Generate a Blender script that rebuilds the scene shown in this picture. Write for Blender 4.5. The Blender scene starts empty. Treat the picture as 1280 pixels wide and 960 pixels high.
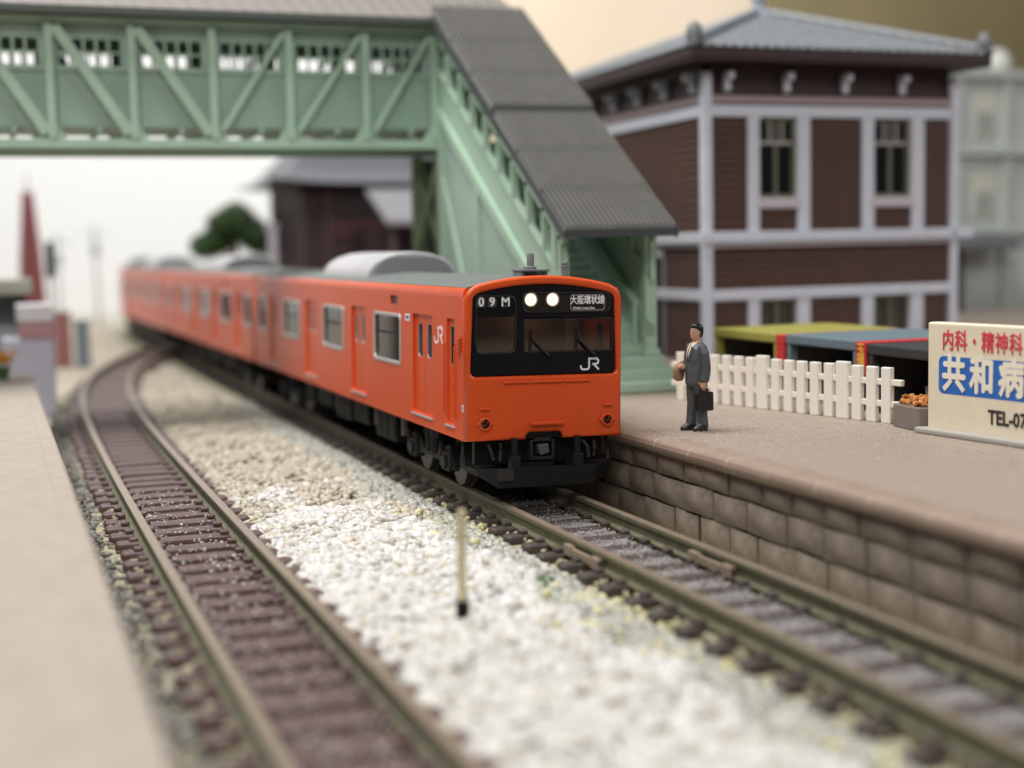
import bpy, bmesh, math, random
import numpy as np
from mathutils import Vector, Matrix
random.seed(7); np.random.seed(7)
R_ = math.radians
scn = bpy.context.scene
C = scn.collection
# ------------------------------------------------------------------ camera, light, exposure
# (1 Blender unit = 1 metre of the modelled railway, i.e. 1/150 m on the layout)
cam_d = bpy.data.cameras.new('camera'); cam = bpy.data.objects.new('camera', cam_d); C.objects.link(cam)
YAW, PIT, ROL = 0.3498, 0.0954, -0.022
F_ = Vector((math.sin(YAW)*math.cos(PIT), math.cos(YAW)*math.cos(PIT), -math.sin(PIT)))
R0 = Vector((math.cos(YAW), -math.sin(YAW), 0)); U0 = R0.cross(F_)
Rv = R0*math.cos(ROL)+U0*math.sin(ROL); Uv = U0*math.cos(ROL)-R0*math.sin(ROL)
M = Matrix.Identity(4)
for i in range(3):
    M[i][0], M[i][1], M[i][2] = Rv[i], Uv[i], -F_[i]
M.translation = (-8.548, -21.956, 4.234)
cam.matrix_world = M
cam_d.sensor_width = 36; cam_d.lens = 1775/1280*36; cam_d.clip_end = 600; cam_d.clip_start = .2
cam_d.dof.use_dof = True; cam_d.dof.focus_distance = 24.0; cam_d.dof.aperture_fstop = 0.138; cam_d.dof.aperture_blades = 0
scn.camera = cam
w = bpy.data.worlds.new('World'); scn.world = w; w.use_nodes = True
w.node_tree.nodes['Background'].inputs[0].default_value = (0.93, 0.96, 1.0, 1)
w.node_tree.nodes['Background'].inputs[1].default_value = 0.06
def area(name, loc, target, sx, sy, power, col):
    l = bpy.data.lights.new(name, 'AREA'); l.shape = 'RECTANGLE'; l.size = sx; l.size_y = sy; l.energy = power; l.color = col
    o = bpy.data.objects.new(name, l); C.objects.link(o); o.location = loc
    o.rotation_euler = (Vector(target)-Vector(loc)).to_track_quat('-Z', 'Y').to_euler(); return o
area('ceiling_light', (-12, 10, 50), (0, 6, 0), 26, 40, 38500, (1.0, 0.975, 0.945))
area('front_fill_light', (-20, -42, 40), (2, 4, 2), 30, 16, 12500, (1.0, 0.965, 0.92))  # added fill from behind the camera, brightens the front-facing sides
area('backdrop_fill_light', (22, 66, 46), (24, 98, 6), 120, 26, 40000, (1.0, 0.98, 0.96))  # added fill light to brighten the backdrop walls
area('window_light', (48, -20, 32), (4, 4, 2), 30, 22, 6500, (0.92, 0.95, 1.0))
scn.view_settings.view_transform = 'Standard'; scn.view_settings.look = 'None'; scn.view_settings.exposure = 0.2; scn.view_settings.gamma = 1
scn.render.engine = 'CYCLES'; scn.cycles.use_denoising = True
scn.cycles.max_bounces = 6; scn.cycles.transparent_max_bounces = 12

# ------------------------------------------------------------------ materials
MATS = {}
def mat(name, col, rough=.5, var=.0, vscale=6., bump=0., bscale=40., metal=0., col2=None, emis=0., island=0., spec=.5, dust=0.):
    if name in MATS: return MATS[name]
    m = bpy.data.materials.new(name); m.use_nodes = True; nt = m.node_tree; N = nt.nodes; L = nt.links
    b = N['Principled BSDF']; b.inputs['Roughness'].default_value = rough; b.inputs['Metallic'].default_value = metal
    b.inputs['Specular IOR Level'].default_value = spec
    c4 = (*col, 1)
    b.inputs['Base Color'].default_value = c4
    tc = N.new('ShaderNodeTexCoord')
    src = None
    if var or col2:
        n = N.new('ShaderNodeTexNoise'); n.inputs['Scale'].default_value = vscale; n.inputs['Detail'].default_value = 5; n.inputs['Roughness'].default_value = .6
        L.new(tc.outputs['Object'], n.inputs['Vector'])
        r = N.new('ShaderNodeValToRGB'); r.color_ramp.elements[0].position = .32; r.color_ramp.elements[1].position = .68
        a = col if col2 else tuple(x*(1-var) for x in col); z = col2 if col2 else tuple(min(1, x*(1+var)) for x in col)
        r.color_ramp.elements[0].color = (*a, 1); r.color_ramp.elements[1].color = (*z, 1)
        L.new(n.outputs['Fac'], r.inputs['Fac']); src = r.outputs['Color']
    if island:
        g = N.new('ShaderNodeNewGeometry'); mr = N.new('ShaderNodeMapRange'); mr.inputs['To Min'].default_value = 1-island; mr.inputs['To Max'].default_value = 1+island*.6
        L.new(g.outputs['Random Per Island'], mr.inputs['Value'])
        mx = N.new('ShaderNodeMix'); mx.data_type = 'RGBA'; mx.blend_type = 'MULTIPLY'; mx.inputs['Factor'].default_value = 1
        if src: L.new(src, mx.inputs['A'])
        else: mx.inputs['A'].default_value = c4
        L.new(mr.outputs['Result'], mx.inputs['B']); src = mx.outputs['Result']
    if dust:
        n = N.new('ShaderNodeTexNoise'); n.inputs['Scale'].default_value = 22; n.inputs['Detail'].default_value = 6; n.inputs['Roughness'].default_value = .75
        L.new(tc.outputs['Object'], n.inputs['Vector'])
        mr = N.new('ShaderNodeMapRange'); mr.inputs['From Min'].default_value = .60; mr.inputs['From Max'].default_value = .74; mr.inputs['To Max'].default_value = dust
        L.new(n.outputs['Fac'], mr.inputs['Value'])
        mx = N.new('ShaderNodeMix'); mx.data_type = 'RGBA'; L.new(mr.outputs['Result'], mx.inputs['Factor'])
        if src: L.new(src, mx.inputs['A'])
        else: mx.inputs['A'].default_value = c4
        mx.inputs['B'].default_value = (.62, .58, .53, 1); src = mx.outputs['Result']
    if src: L.new(src, b.inputs['Base Color'])
    if bump:
        n = N.new('ShaderNodeTexNoise'); n.inputs['Scale'].default_value = bscale; n.inputs['Detail'].default_value = 4
        L.new(tc.outputs['Object'], n.inputs['Vector'])
        bp = N.new('ShaderNodeBump'); bp.inputs['Strength'].default_value = bump; bp.inputs['Distance'].default_value = .02
        L.new(n.outputs['Fac'], bp.inputs['Height']); L.new(bp.outputs['Normal'], b.inputs['Normal'])
    if emis:
        b.inputs['Emission Color'].default_value = c4; b.inputs['Emission Strength'].default_value = emis
    MATS[name] = m; return m
def glass(name, col=(.75, .8, .78), alpha=.25, rough=.05):
    m = bpy.data.materials.new(name); m.use_nodes = True; nt = m.node_tree; N = nt.nodes; L = nt.links
    N.remove(N['Principled BSDF']); out = N['Material Output']
    t = N.new('ShaderNodeBsdfTransparent'); t.inputs[0].default_value = (*col, 1)
    g = N.new('ShaderNodeBsdfGlossy'); g.inputs['Roughness'].default_value = rough
    f = N.new('ShaderNodeFresnel'); f.inputs[0].default_value = 1.5
    a = N.new('ShaderNodeMath'); a.operation = 'MULTIPLY_ADD'; a.inputs[1].default_value = 1.0; a.inputs[2].default_value = alpha*.12
    L.new(f.outputs[0], a.inputs[0])
    x = N.new('ShaderNodeMixShader'); L.new(a.outputs[0], x.inputs[0]); L.new(t.outputs[0], x.inputs[1]); L.new(g.outputs[0], x.inputs[2]); L.new(x.outputs[0], out.inputs[0])
    return m
ORANGE = mat('orange_paint', (.68, .084, .015), .33, spec=.40, var=.035, vscale=1.2, bump=.03, bscale=60)
ROOFG = mat('train_roof_grey', (.14, .155, .15), .55, var=.12, vscale=2)
SILVER = mat('silver_trim', (.55, .53, .52), .35, metal=.35)
ACGREY = mat('air_conditioner_grey', (.46, .455, .475), .32, var=.06, vscale=2)
METAL = mat('grey_fitting', (.20, .205, .21), .45)
MASK = mat('black_mask', (.007, .007, .009), .35, spec=.16)
UNDER = mat('underfloor_black', (.006, .006, .007), .6, var=.2, spec=.25)
UNDER2 = mat('underfloor_grey', (.016, .016, .017), .55, spec=.4)
RUBBER = mat('rubber_black', (.007, .007, .007), .45, spec=.2)
STEEL = mat('wheel_steel', (.085, .08, .078), .4, metal=.6)
WHITEP = mat('white_print', (.82, .82, .82), .5)
CABIN = mat('cab_interior_brown', (.20, .135, .085), .7)
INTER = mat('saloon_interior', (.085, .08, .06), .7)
TGLASS = glass('train_glass', (.27, .29, .26), .3)
CGLASS = glass('cab_glass', (.62, .58, .52), .4)
LAMP = mat('headlight_lit', (1, .84, .60), .3, emis=1.15)
LAMPC = mat('headlight_core', (1, .62, .36), .3, emis=.62)
LENS = mat('tail_lens', (.05, .004, .004), .08)
BLUEPR = mat('blue_print', (.10, .13, .35), .5)
GREEN = mat('bridge_green', (.385, .54, .42), .5, var=.06, vscale=1.0, bump=.02)
GREEN2 = mat('bridge_green_panel', (.355, .495, .415), .55, var=.05, vscale=1.0)
STROOF = mat('stair_roof_grey', (.155, .152, .142), .34, var=.10, vscale=3)
STROOFD = mat('stair_roof_edge', (.055, .06, .065), .5)
BRROOF = mat('bridge_roof_grey', (.20, .185, .172), .6, var=.06)
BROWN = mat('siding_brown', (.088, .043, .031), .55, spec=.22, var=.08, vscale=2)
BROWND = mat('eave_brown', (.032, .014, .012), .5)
LILAC = mat('trim_white', (.60, .62, .70), .45, var=.05, vscale=2)
TILE = mat('roof_tile_grey', (.22, .235, .25), .42, var=.12, vscale=3)
DARK = mat('dark_interior', (.016, .015, .015), .8)
WGLASS = glass('window_glass', (.38, .38, .34), .6)
PLAT = mat('platform_top', (.30, .243, .198), .55, var=.06, vscale=9, bump=.5, bscale=45, dust=.45)
COPE = mat('coping_stone', (.29, .215, .17), .45, var=.10, vscale=2)
STONE = mat('wall_stone', (.225, .185, .148), .6, var=.30, vscale=3.2, bump=.5, bscale=7)
MORTAR = mat('wall_joint', (.032, .026, .021), .8)
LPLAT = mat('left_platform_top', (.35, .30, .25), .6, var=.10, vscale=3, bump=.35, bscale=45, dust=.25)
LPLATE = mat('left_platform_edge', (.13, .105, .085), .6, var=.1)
RAIL = mat('rail_side', (.125, .118, .070), .5, var=.22, vscale=5, col2=None)
RAILT = mat('rail_head', (.26, .205, .155), .38, var=.15, vscale=6, metal=.25)
SLEEP = mat('sleeper_brown', (.058, .045, .039), .55, var=.35, vscale=9, bump=.3, dust=.30)
SLEEPR = mat('sleeper_maroon', (.105, .060, .056), .42, var=.3, vscale=9, bump=.3, dust=.28)
BEDY = mat('roadbed_sand', (.35, .32, .215), .75, var=.28, vscale=7, bump=.9, bscale=9)
BEDM = mat('roadbed_maroon', (.11, .066, .062), .5, var=.3, vscale=8, bump=.5, bscale=12)
BEDG = mat('roadbed_grey', (.23, .212, .205), .65, var=.40, vscale=7, bump=.9, bscale=12)
BOARD = mat('layout_board_sand', (.50, .455, .36), .8, var=.14, vscale=.5, bump=.4, bscale=4)
GW = mat('gravel_white', (.60, .595, .575), .5, island=.20)
GCR = mat('gravel_cream', (.47, .43, .345), .5, island=.28)
GGR = mat('gravel_grey', (.42, .42, .37), .5, island=.40)
GYE = mat('gravel_yellow', (.60, .55, .30), .5, island=.25)
FENCE = mat('fence_white', (.80, .77, .69), .42, var=.03)
SUIT = mat('suit_grey', (.072, .082, .092), .5, var=.25, vscale=9, bump=.3, bscale=25)
SKIN = mat('skin', (.52, .30, .19), .5)
SHIRT = mat('shirt_cream', (.66, .55, .43), .6)
TIE = mat('tie_dark', (.03, .03, .035), .5)
SHOE = mat('shoe_black', (.016, .016, .018), .32, dust=.35)
HAIR = mat('hair_black', (.008, .008, .009), .3)
CASE = mat('briefcase_black', (.007, .007, .008), .33, bump=.4, bscale=16)
TAN = mat('tan_bag', (.33, .19, .11), .5)
CREAM = mat('sign_cream', (.72, .65, .50), .55, var=.05, vscale=3, bump=.12, bscale=20)
SBASE = mat('sign_base_grey', (.36, .34, .31), .6)
SBLUE = mat('sign_blue', (.022, .13, .48), .5)
SRED = mat('sign_red', (.62, .06, .075), .5)
SBLK = mat('sign_black', (.03, .028, .026), .5)

# ------------------------------------------------------------------ mesh helpers
class MB:
    def __init__(s): s.v = []; s.f = []
    def add(s, vs, fs):
        o = len(s.v); s.v += [tuple(v) for v in vs]; s.f += [tuple(i+o for i in f) for f in fs]; return s
    def box(s, x0, x1, y0, y1, z0, z1):
        return s.add([(x0,y0,z0),(x1,y0,z0),(x1,y1,z0),(x0,y1,z0),(x0,y0,z1),(x1,y0,z1),(x1,y1,z1),(x0,y1,z1)],
                     [(3,2,1,0),(4,5,6,7),(0,1,5,4),(1,2,6,5),(2,3,7,6),(3,0,4,7)])
    def bar(s, a, b, w, h, up=(0,0,1)):
        a, b = Vector(a), Vector(b); d = (b-a).normalized(); u = Vector(up); r = d.cross(u)
        if r.length < 1e-4: r = d.cross(Vector((1,0,0)))
        r.normalize(); u = r.cross(d)
        vs = [p+r*(sx*w/2)+u*(sz*h/2) for p in (a, b) for sx, sz in ((-1,-1),(1,-1),(1,1),(-1,1))]
        return s.add(vs, [(0,1,2,3),(7,6,5,4),(4,5,1,0),(5,6,2,1),(6,7,3,2),(7,4,0,3)])
    def tube(s, pts, rad, n=10, cap=True):
        pts = [Vector(p) for p in pts]; rs = rad if isinstance(rad, (list, tuple)) else [rad]*len(pts); rings = []
        for i, p in enumerate(pts):
            d = (pts[min(i+1, len(pts)-1)]-pts[max(i-1, 0)]).normalized()
            u = Vector((0,0,1)) if abs(d.z) < .9 else Vector((1,0,0))
            a = d.cross(u).normalized(); b = d.cross(a)
            rings.append([p+(a*math.cos(2*math.pi*k/n)+b*math.sin(2*math.pi*k/n))*rs[i] for k in range(n)])
        vs = [v for r in rings for v in r]; fs = []
        for i in range(len(pts)-1):
            for k in range(n): fs.append((i*n+k, i*n+(k+1)%n, (i+1)*n+(k+1)%n, (i+1)*n+k))
        if cap: fs.append(tuple(range(n-1,-1,-1))); fs.append(tuple((len(pts)-1)*n+k for k in range(n)))
        return s.add(vs, fs)
    def lathe(s, prof, cx, cy, n=16, cz=0.):
        vs = [(cx+r*math.cos(2*math.pi*k/n), cy+r*math.sin(2*math.pi*k/n), cz+z) for r, z in prof for k in range(n)]; fs = []
        for i in range(len(prof)-1):
            for k in range(n): fs.append((i*n+k, i*n+(k+1)%n, (i+1)*n+(k+1)%n, (i+1)*n+k))
        fs.append(tuple(range(n-1,-1,-1))); fs.append(tuple((len(prof)-1)*n+k for k in range(n)))
        return s.add(vs, fs)
    def loft(s, rings, closed=True, cap=True):
        n = len(rings[0]); vs = [v for r in rings for v in r]; fs = []
        for i in range(len(rings)-1):
            for k in range(n if closed else n-1): fs.append((i*n+k, i*n+(k+1)%n, (i+1)*n+(k+1)%n, (i+1)*n+k))
        if cap and closed: fs.append(tuple(range(n-1,-1,-1))); fs.append(tuple((len(rings)-1)*n+k for k in range(n)))
        return s.add(vs, fs)
    def ball(s, c, r, n=10, m=7):
        rx, ry, rz = r if isinstance(r, (tuple, list)) else (r, r, r)
        rings = []
        for i in range(1, m):
            t = math.pi*i/m
            rings.append([(c[0]+rx*math.sin(t)*math.cos(2*math.pi*k/n), c[1]+ry*math.sin(t)*math.sin(2*math.pi*k/n), c[2]-rz*math.cos(t)) for k in range(n)])
        return s.loft(rings)
    def mesh(s, name, smooth=False, bevel=0, seg=2):
        me = bpy.data.meshes.new(name); me.from_pydata(s.v, [], s.f)
        bm = bmesh.new(); bm.from_mesh(me)
        bmesh.ops.recalc_face_normals(bm, faces=bm.faces)
        if bevel:
            es = [e for e in bm.edges if len(e.link_faces) == 2 and e.calc_face_angle(0) > .5]
            bmesh.ops.bevel(bm, geom=es, offset=bevel, segments=seg, profile=.5, affect='EDGES')
        bm.to_mesh(me); bm.free()
        if smooth:
            me.polygons.foreach_set('use_smooth', [True]*len(me.polygons))
            try: me.set_sharp_from_angle(angle=R_(38))
            except Exception: pass
        return me
    def build(s, name, material, parent=None, **k):
        return link(name, s.mesh(name, **k), material, parent)
def link(name, me, material=None, parent=None):
    if material is not None:
        me.materials.clear(); me.materials.append(material)
    o = bpy.data.objects.new(name, me); C.objects.link(o)
    if parent is not None: o.parent = parent
    return o
def tag(o, label=None, cat=None, group=None, kind=None):
    if label: o['label'] = label
    if cat: o['category'] = cat
    if group: o['group'] = group
    if kind: o['kind'] = kind
    return o
def thing(name, label, cat, loc=(0,0,0), group=None):
    o = bpy.data.objects.new(name, None); C.objects.link(o); o.location = loc; o.empty_display_size = .3
    return tag(o, label, cat, group)
def copy_tree(o, parent=None):
    c = o.copy(); C.objects.link(c); c.parent = parent
    for ch in list(o.children): copy_tree(ch, c)
    return c
def rrect(x0, y0, x1, y1, r, n=4):
    p = []
    for cx, cy, a in ((x1-r,y1-r,0),(x0+r,y1-r,90),(x0+r,y0+r,180),(x1-r,y0+r,270)):
        for k in range(n+1):
            t = R_(a+90*k/n); p.append((cx+r*math.cos(t), cy+r*math.sin(t)))
    return p
AX = {'front': Matrix(((1,0,0,0),(0,0,-1,0),(0,1,0,0),(0,0,0,1))),    # (x,z) plane, normal towards -Y
      'left': Matrix(((0,0,-1,0),(-1,0,0,0),(0,1,0,0),(0,0,0,1))),    # (-y,z) plane, normal towards -X
      'top': Matrix.Identity(4)}
def plate_mesh(name, outer, holes, t, axis, off, bevel=0.):
    """flat plate of thickness t behind its face; 'left' takes (y,z) points, 'front' (x,z), 'top' (x,y); off = place of the outer face"""
    c = bpy.data.curves.new(name, 'CURVE'); c.dimensions = '2D'; c.fill_mode = 'BOTH'
    c.extrude = max(t/2-bevel, 1e-4); c.bevel_depth = bevel; c.offset = -bevel; c.bevel_resolution = 1
    for pts in [outer]+list(holes):
        s = c.splines.new('POLY'); s.points.add(len(pts)-1)
        for p, q in zip(s.points, pts): p.co = ((-q[0] if axis == 'left' else q[0]), q[1], 0, 1)
        s.use_cyclic_u = True
    o = bpy.data.objects.new(name, c); me = bpy.data.meshes.new_from_object(o)
    bpy.data.objects.remove(o); bpy.data.curves.remove(c)
    T = Matrix.Translation((0, 0, -t/2)); me.transform(T); me.transform(AX[axis])
    v = {'front': (0, off, 0), 'left': (off, 0, 0), 'top': (0, 0, off)}[axis]
    me.transform(Matrix.Translation(v)); me.name = name; me.materials.clear()
    return me
def plate(name, outer, holes, t, axis, off, material, parent=None, bevel=0.):
    return link(name, plate_mesh(name, outer, holes, t, axis, off, bevel), material, parent)
def text_mesh(name, body, size, axis, u, v, off, t=.006, bold=0., sx=1., align='CENTER'):
    c = bpy.data.curves.new(name, 'FONT'); c.body = body; c.size = size; c.extrude = t/2; c.offset = min(bold, .008)*size; c.resolution_u = 2
    c.align_x = align; c.align_y = 'CENTER'
    o = bpy.data.objects.new(name, c); me = bpy.data.meshes.new_from_object(o); bpy.data.objects.remove(o); bpy.data.curves.remove(c)
    if bold > .008:
        d = bold*size*.75; base = me; bm = bmesh.new()
        for k, (dx, dy) in enumerate(((0, 0), (d, 0), (-d, 0), (0, d), (0, -d))):
            m2 = base.copy(); m2.transform(Matrix.Translation((dx, dy, k*.0006))); bm.from_mesh(m2); bpy.data.meshes.remove(m2)
        bm.to_mesh(base); bm.free()
    me.transform(Matrix.Diagonal((sx, 1, 1, 1))); me.transform(AX[axis])
    me.transform(Matrix.Translation({'front': (u, off, v), 'left': (off, u, v)}[axis])); me.materials.clear(); me.name = name
    return me
def stroke_poly(path, w):
    """outline polygon round a polyline"""
    L, Rr = [], []
    for i, p in enumerate(path):
        p = Vector(p); a = Vector(path[i-1]) if i else None; b = Vector(path[i+1]) if i < len(path)-1 else None
        ds = [d for d in ((p-a).normalized() if a else None, (b-p).normalized() if b else None) if d is not None]
        n = Vector((0, 0))
        for d in ds: n += Vector((-d.y, d.x))
        n.normalize(); k = 1/max(.5, n.dot(Vector((-ds[0].y, ds[0].x))))
        L.append(tuple(p+n*w/2*k)); Rr.append(tuple(p-n*w/2*k))
    return L+Rr[::-1]

# ------------------------------------------------------------------ ground, backdrop
b = MB().box(-60, 120, -30, 120, -1.6, -.55)
tag(b.build('layout_board', BOARD), kind='structure')
BK_W = mat('backdrop_white', (.80, .82, .83), .7)
BK_C = mat('backdrop_cream', (.68, .575, .45), .7, var=.06, vscale=.06)
BK_O = mat('backdrop_olive', (.16, .14, .07), .7, col2=(.25, .20, .095), vscale=.05)
tag(MB().box(-60, 29.0, 100, 101, -.549, 60).build('backdrop_white_wall', BK_W), kind='structure')
tag(MB().box(29.02, 62.0, 99.4, 101, -.549, 60).build('backdrop_cream_wall', BK_C), kind='structure')
tag(MB().box(62.02, 120, 99, 101, -.549, 60).build('backdrop_olive_wall', BK_O), kind='structure')

# ------------------------------------------------------------------ tracks
def path_right(s):   # centre line of the platform track (parameter = distance)
    if s < 62: return Vector((0, s, 0)), Vector((0, 1, 0))
    r = 60; a = min((s-62)/r, 1.1)
    return Vector((r*(1-math.cos(a)), 62+r*math.sin(a), 0)), Vector((math.sin(a), math.cos(a), 0))
LEFT_PTS = [(-34, -5.74), (-10, -5.74), (0, -5.76), (8, -5.74), (15, -5.66), (20, -5.52), (25, -5.24), (30, -4.72), (34, -4.1), (38, -3.3), (42, -2.3), (46, -1.0)]
LX = np.array([p[0] for p in LEFT_PTS]); LXX = np.array([p[1] for p in LEFT_PTS])
def left_x(y):
    i = int(np.clip(np.searchsorted(LX, y)-1, 0, len(LX)-2)); h = LX[i+1]-LX[i]; t = (y-LX[i])/h
    def sl(j): 
        a, c = max(j-1, 0), min(j+1, len(LX)-1); return (LXX[c]-LXX[a])/(LX[c]-LX[a])
    m0, m1 = sl(i)*h, sl(i+1)*h
    return (2*t**3-3*t**2+1)*LXX[i]+(t**3-2*t**2+t)*m0+(-2*t**3+3*t**2)*LXX[i+1]+(t**3-t**2)*m1
def path_left(s):
    x = left_x(s); d = Vector((left_x(s+.05)-left_x(s-.05), .1, 0)).normalized()
    return Vector((x, s, 0)), d
PROF = [(-.115,-.27),(.115,-.27),(.115,-.235),(.035,-.205),(.035,-.085),(.072,-.065),(.072,-.008),(.062,0),(-.062,0),(-.072,-.008),(-.072,-.065),(-.035,-.085),(-.035,-.205),(-.115,-.235)]
def track(name, label, path, s0, s1, seg, smat, bedmat, spacing, gauge=1.35, phase=0., inner=None, iz=-.335):
    root = thing(name, label, 'railway track')
    ss = list(np.arange(s0, s1+.01, seg))
    for sd in (-1, 1):
        rings = []
        for q in ss:
            p, d = path(q); n = Vector((d.y, -d.x, 0)); o = p+n*(sd*(gauge/2+.035))
            rings.append([o+n*x+Vector((0, 0, z)) for x, z in PROF])
        me = MB().loft(rings).mesh('rail'); me.materials.append(RAIL); me.materials.append(RAILT)
        o = bpy.data.objects.new('rail', me); C.objects.link(o); o.parent = root
        for pl in me.polygons:
            if pl.normal.z > .8 and pl.center.z > -.02: pl.material_index = 1
    rings = []
    for q in ss:
        p, d = path(q); n = Vector((d.y, -d.x, 0))
        rings.append([p+n*x+Vector((0, 0, z)) for x, z in ((-1.6,-.53),(-1.25,-.39),(1.25,-.39),(1.6,-.53))])
    MB().loft(rings, closed=False, cap=False).build('roadbed', bedmat, root)
    if inner:
        rings = []
        for q in ss:
            p, d = path(q); n = Vector((d.y, -d.x, 0))
            rings.append([p+n*x+Vector((0, 0, z)) for x, z in ((-.57,-.366),(-.50,iz),(.50,iz),(.57,-.366))])
        MB().loft(rings, closed=False, cap=False).build('inner_bed', inner, root)
    sm = [MB().box(-1.16-j*.02, 1.16+.024*j, -.145, .145, -.42, -.240-.006*j).mesh('sleeper', bevel=.07, seg=3) for j in (0, 1, 2)]
    for m_ in sm: m_.materials.append(smat)
    q = s0+phase
    fm = MB()
    while q < s1:
        p, d = path(q)
        o = bpy.data.objects.new('sleeper', random.choice(sm)); C.objects.link(o); o.parent = root
        o.location = p+Vector((random.uniform(-.02,.02), random.uniform(-.025,.025), random.uniform(-.008,.004))); o.rotation_euler = (0, random.uniform(-.01,.01), math.atan2(-d.x, d.y)+random.uniform(-.03,.03))
        if q < 20:
            for sd in (-1, 1):
                for e in (-1, 1):
                    c = p+Vector((sd*(gauge/2+.035)+e*.17, 0, 0)); fm.box(c.x-.07, c.x+.07, c.y-.085, c.y+.085, -.27, -.18)
        q += spacing
    tag(fm.build('rail_clip', smat, root, bevel=.03), kind='stuff')
    return root
tr = track('railway_track', 'weathered track under the orange train beside the brick platform', path_right, -23.95, 106, 1.0, SLEEP, BEDY, .745, phase=.33, inner=BEDG, iz=-.285)
tl = track('railway_track', 'empty maroon sleepered track curving beside the left beige platform', path_left, -24, 46, .5, SLEEPR, BEDY, .75, phase=.1, inner=BEDM)
# rail joiners
for x, y in ((-.71-.11, -3.55), (.71-.11, -4.75)):
    j = MB().box(x-.03, x+.03, y-.62, y+.62, -.235, -.115)
    j.box(x-.045, x+.045, y-.62, y-.34, -.25, -.09).box(x-.045, x+.045, y+.34, y+.62, -.25, -.09)
    j.build('rail_joiner', mat('joiner_brown', (.27, .205, .15), .45, var=.15), tr, bevel=.012)

# ------------------------------------------------------------------ gravel
def ico(sub):
    bm = bmesh.new(); bmesh.ops.create_icosphere(bm, subdivisions=sub, radius=1)
    v = np.array([x.co[:] for x in bm.verts]); f = np.array([[x.index for x in p.verts] for p in bm.faces]); bm.free(); return v, f
ICO = {1: ico(1), 2: ico(2)}
def stones(name, material, pts, sizes, sub, label, smooth=True, flat=.75):
    v, f = ICO[sub]; n = len(pts)
    var = []
    for k in range(10):
        nz = np.random.uniform(.68, 1.24, (len(v), 1)); var.append(v*nz)
    var = np.array(var)[np.random.randint(0, 10, n)]
    a = np.random.uniform(0, 6.283, n); ca, sa = np.cos(a), np.sin(a)
    sc = np.random.uniform(.7, 1.25, (n, 1, 3)); sc[:, :, 2] *= flat
    var = var*sc*sizes[:, None, None]
    # random tilt about x then z
    t = np.random.uniform(-.8, .8, n); ct, st = np.cos(t)[:, None], np.sin(t)[:, None]
    y = var[:, :, 1]*ct-var[:, :, 2]*st; z = var[:, :, 1]*st+var[:, :, 2]*ct; x = var[:, :, 0]
    X = x*ca[:, None]-y*sa[:, None]; Y = x*sa[:, None]+y*ca[:, None]
    V = np.stack([X, Y, z], -1)+pts[:, None, :]
    Fa = f[None]+(np.arange(n)*len(v))[:, None, None]
    V = V.reshape(-1, 3); Fa = Fa.reshape(-1, 3)
    me = bpy.data.meshes.new(name); me.vertices.add(len(V)); me.vertices.foreach_set('co', V.ravel().astype(np.float32))
    me.loops.add(len(Fa)*3); me.loops.foreach_set('vertex_index', Fa.ravel().astype(np.int32))
    me.polygons.add(len(Fa)); me.polygons.foreach_set('loop_start', np.arange(0, len(Fa)*3, 3, dtype=np.int32)); 
    me.update(calc_edges=True); me.validate()
    me.polygons.foreach_set('use_smooth', np.ones(len(Fa), bool) if smooth else np.zeros(len(Fa), bool))
    o = link(name, me, material); return tag(o, label, 'gravel', kind='stuff')
def lump(x, y):
    return .05*np.sin(1.7*x+.6*y)+.05*np.sin(2.3*y-1.1*x+1)+.03*np.sin(4.7*x+3.1*y)+.025*np.sin(6.1*y-5.2*x+2)
def gz(x, y):    # surface of the bed between the tracks
    k = np.clip((x+2.05)/.85, 0, 1)
    ll = np.clip((-4.25-x)/.5, 0, 1)
    return -.30+lump(x, y)*(1-k)*(1-ll)-.09*k-.08*ll
# a sheet under the stones
xs = np.linspace(-4.75, -1.0, 16); ys = np.linspace(-24, 40, 129); mb = MB()
mb.loft([[(x, y, float(gz(x, y))-.06) for x in xs] for y in ys if True], closed=False, cap=False)
tag(mb.build('gravel_bed', GCR, smooth=True), kind='structure')
def scatter(n, x0, x1, y0, y1, smin, smax, zoff, edge=None):
    x = np.random.uniform(x0, x1, n); y = np.random.uniform(y0, y1, n)
    if edge is not None:
        keep = edge(x, y); x, y = x[keep], y[keep]
    s = np.random.uniform(smin, smax, len(x))*np.random.uniform(.8, 1.25, len(x))
    z = gz(x, y)+zoff+np.random.uniform(-.03, .035, len(x))
    return np.stack([x, y, z], -1), s
def rb(x, y): return -1.95+.16*np.sin(y*1.3)+.10*np.sin(y*3.1+1)   # ragged border of the white gravel towards the platform track
def lb(x, y): return np.array([left_x(t) for t in y])+1.12
def yb(x): return 1.3-.35*(x+3)+.35*np.sin(3*x)                     # border white / cream
def pw(x, y): return np.clip(.5-(y-yb(x)-.9*np.sin(1.9*x+.7*y)-.6*np.sin(2.7*y-x))/2.6, .02, .98)
rnd = lambda x: np.random.uniform(-.5, .5, len(x))
P1, S1 = scatter(40000, -4.85, -1.7, -18, 6, .045, .105, .0, lambda x, y: (x < rb(x, y)+.12*rnd(x)) & (x > lb(x, y)) & (np.random.rand(len(x)) < pw(x, y)))
nearm = (P1[:, 1] > -5.5)
stones('white_gravel', GW, P1[nearm], S1[nearm], 2, 'white crushed gravel heaped between the two tracks in the foreground')
o = stones('white_gravel', GW, P1[~nearm], S1[~nearm], 1, 'white crushed gravel nearest the camera, soft and blurred')
P2, S2 = scatter(29000, -4.85, -1.3, -5, 34, .05, .09, .0, lambda x, y: (x < rb(x, y)+.12*rnd(x)) & (x > lb(x, y)) & (np.random.rand(len(x)) > pw(x, y)))
c2 = P2[:, 1] < 3.5
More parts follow.
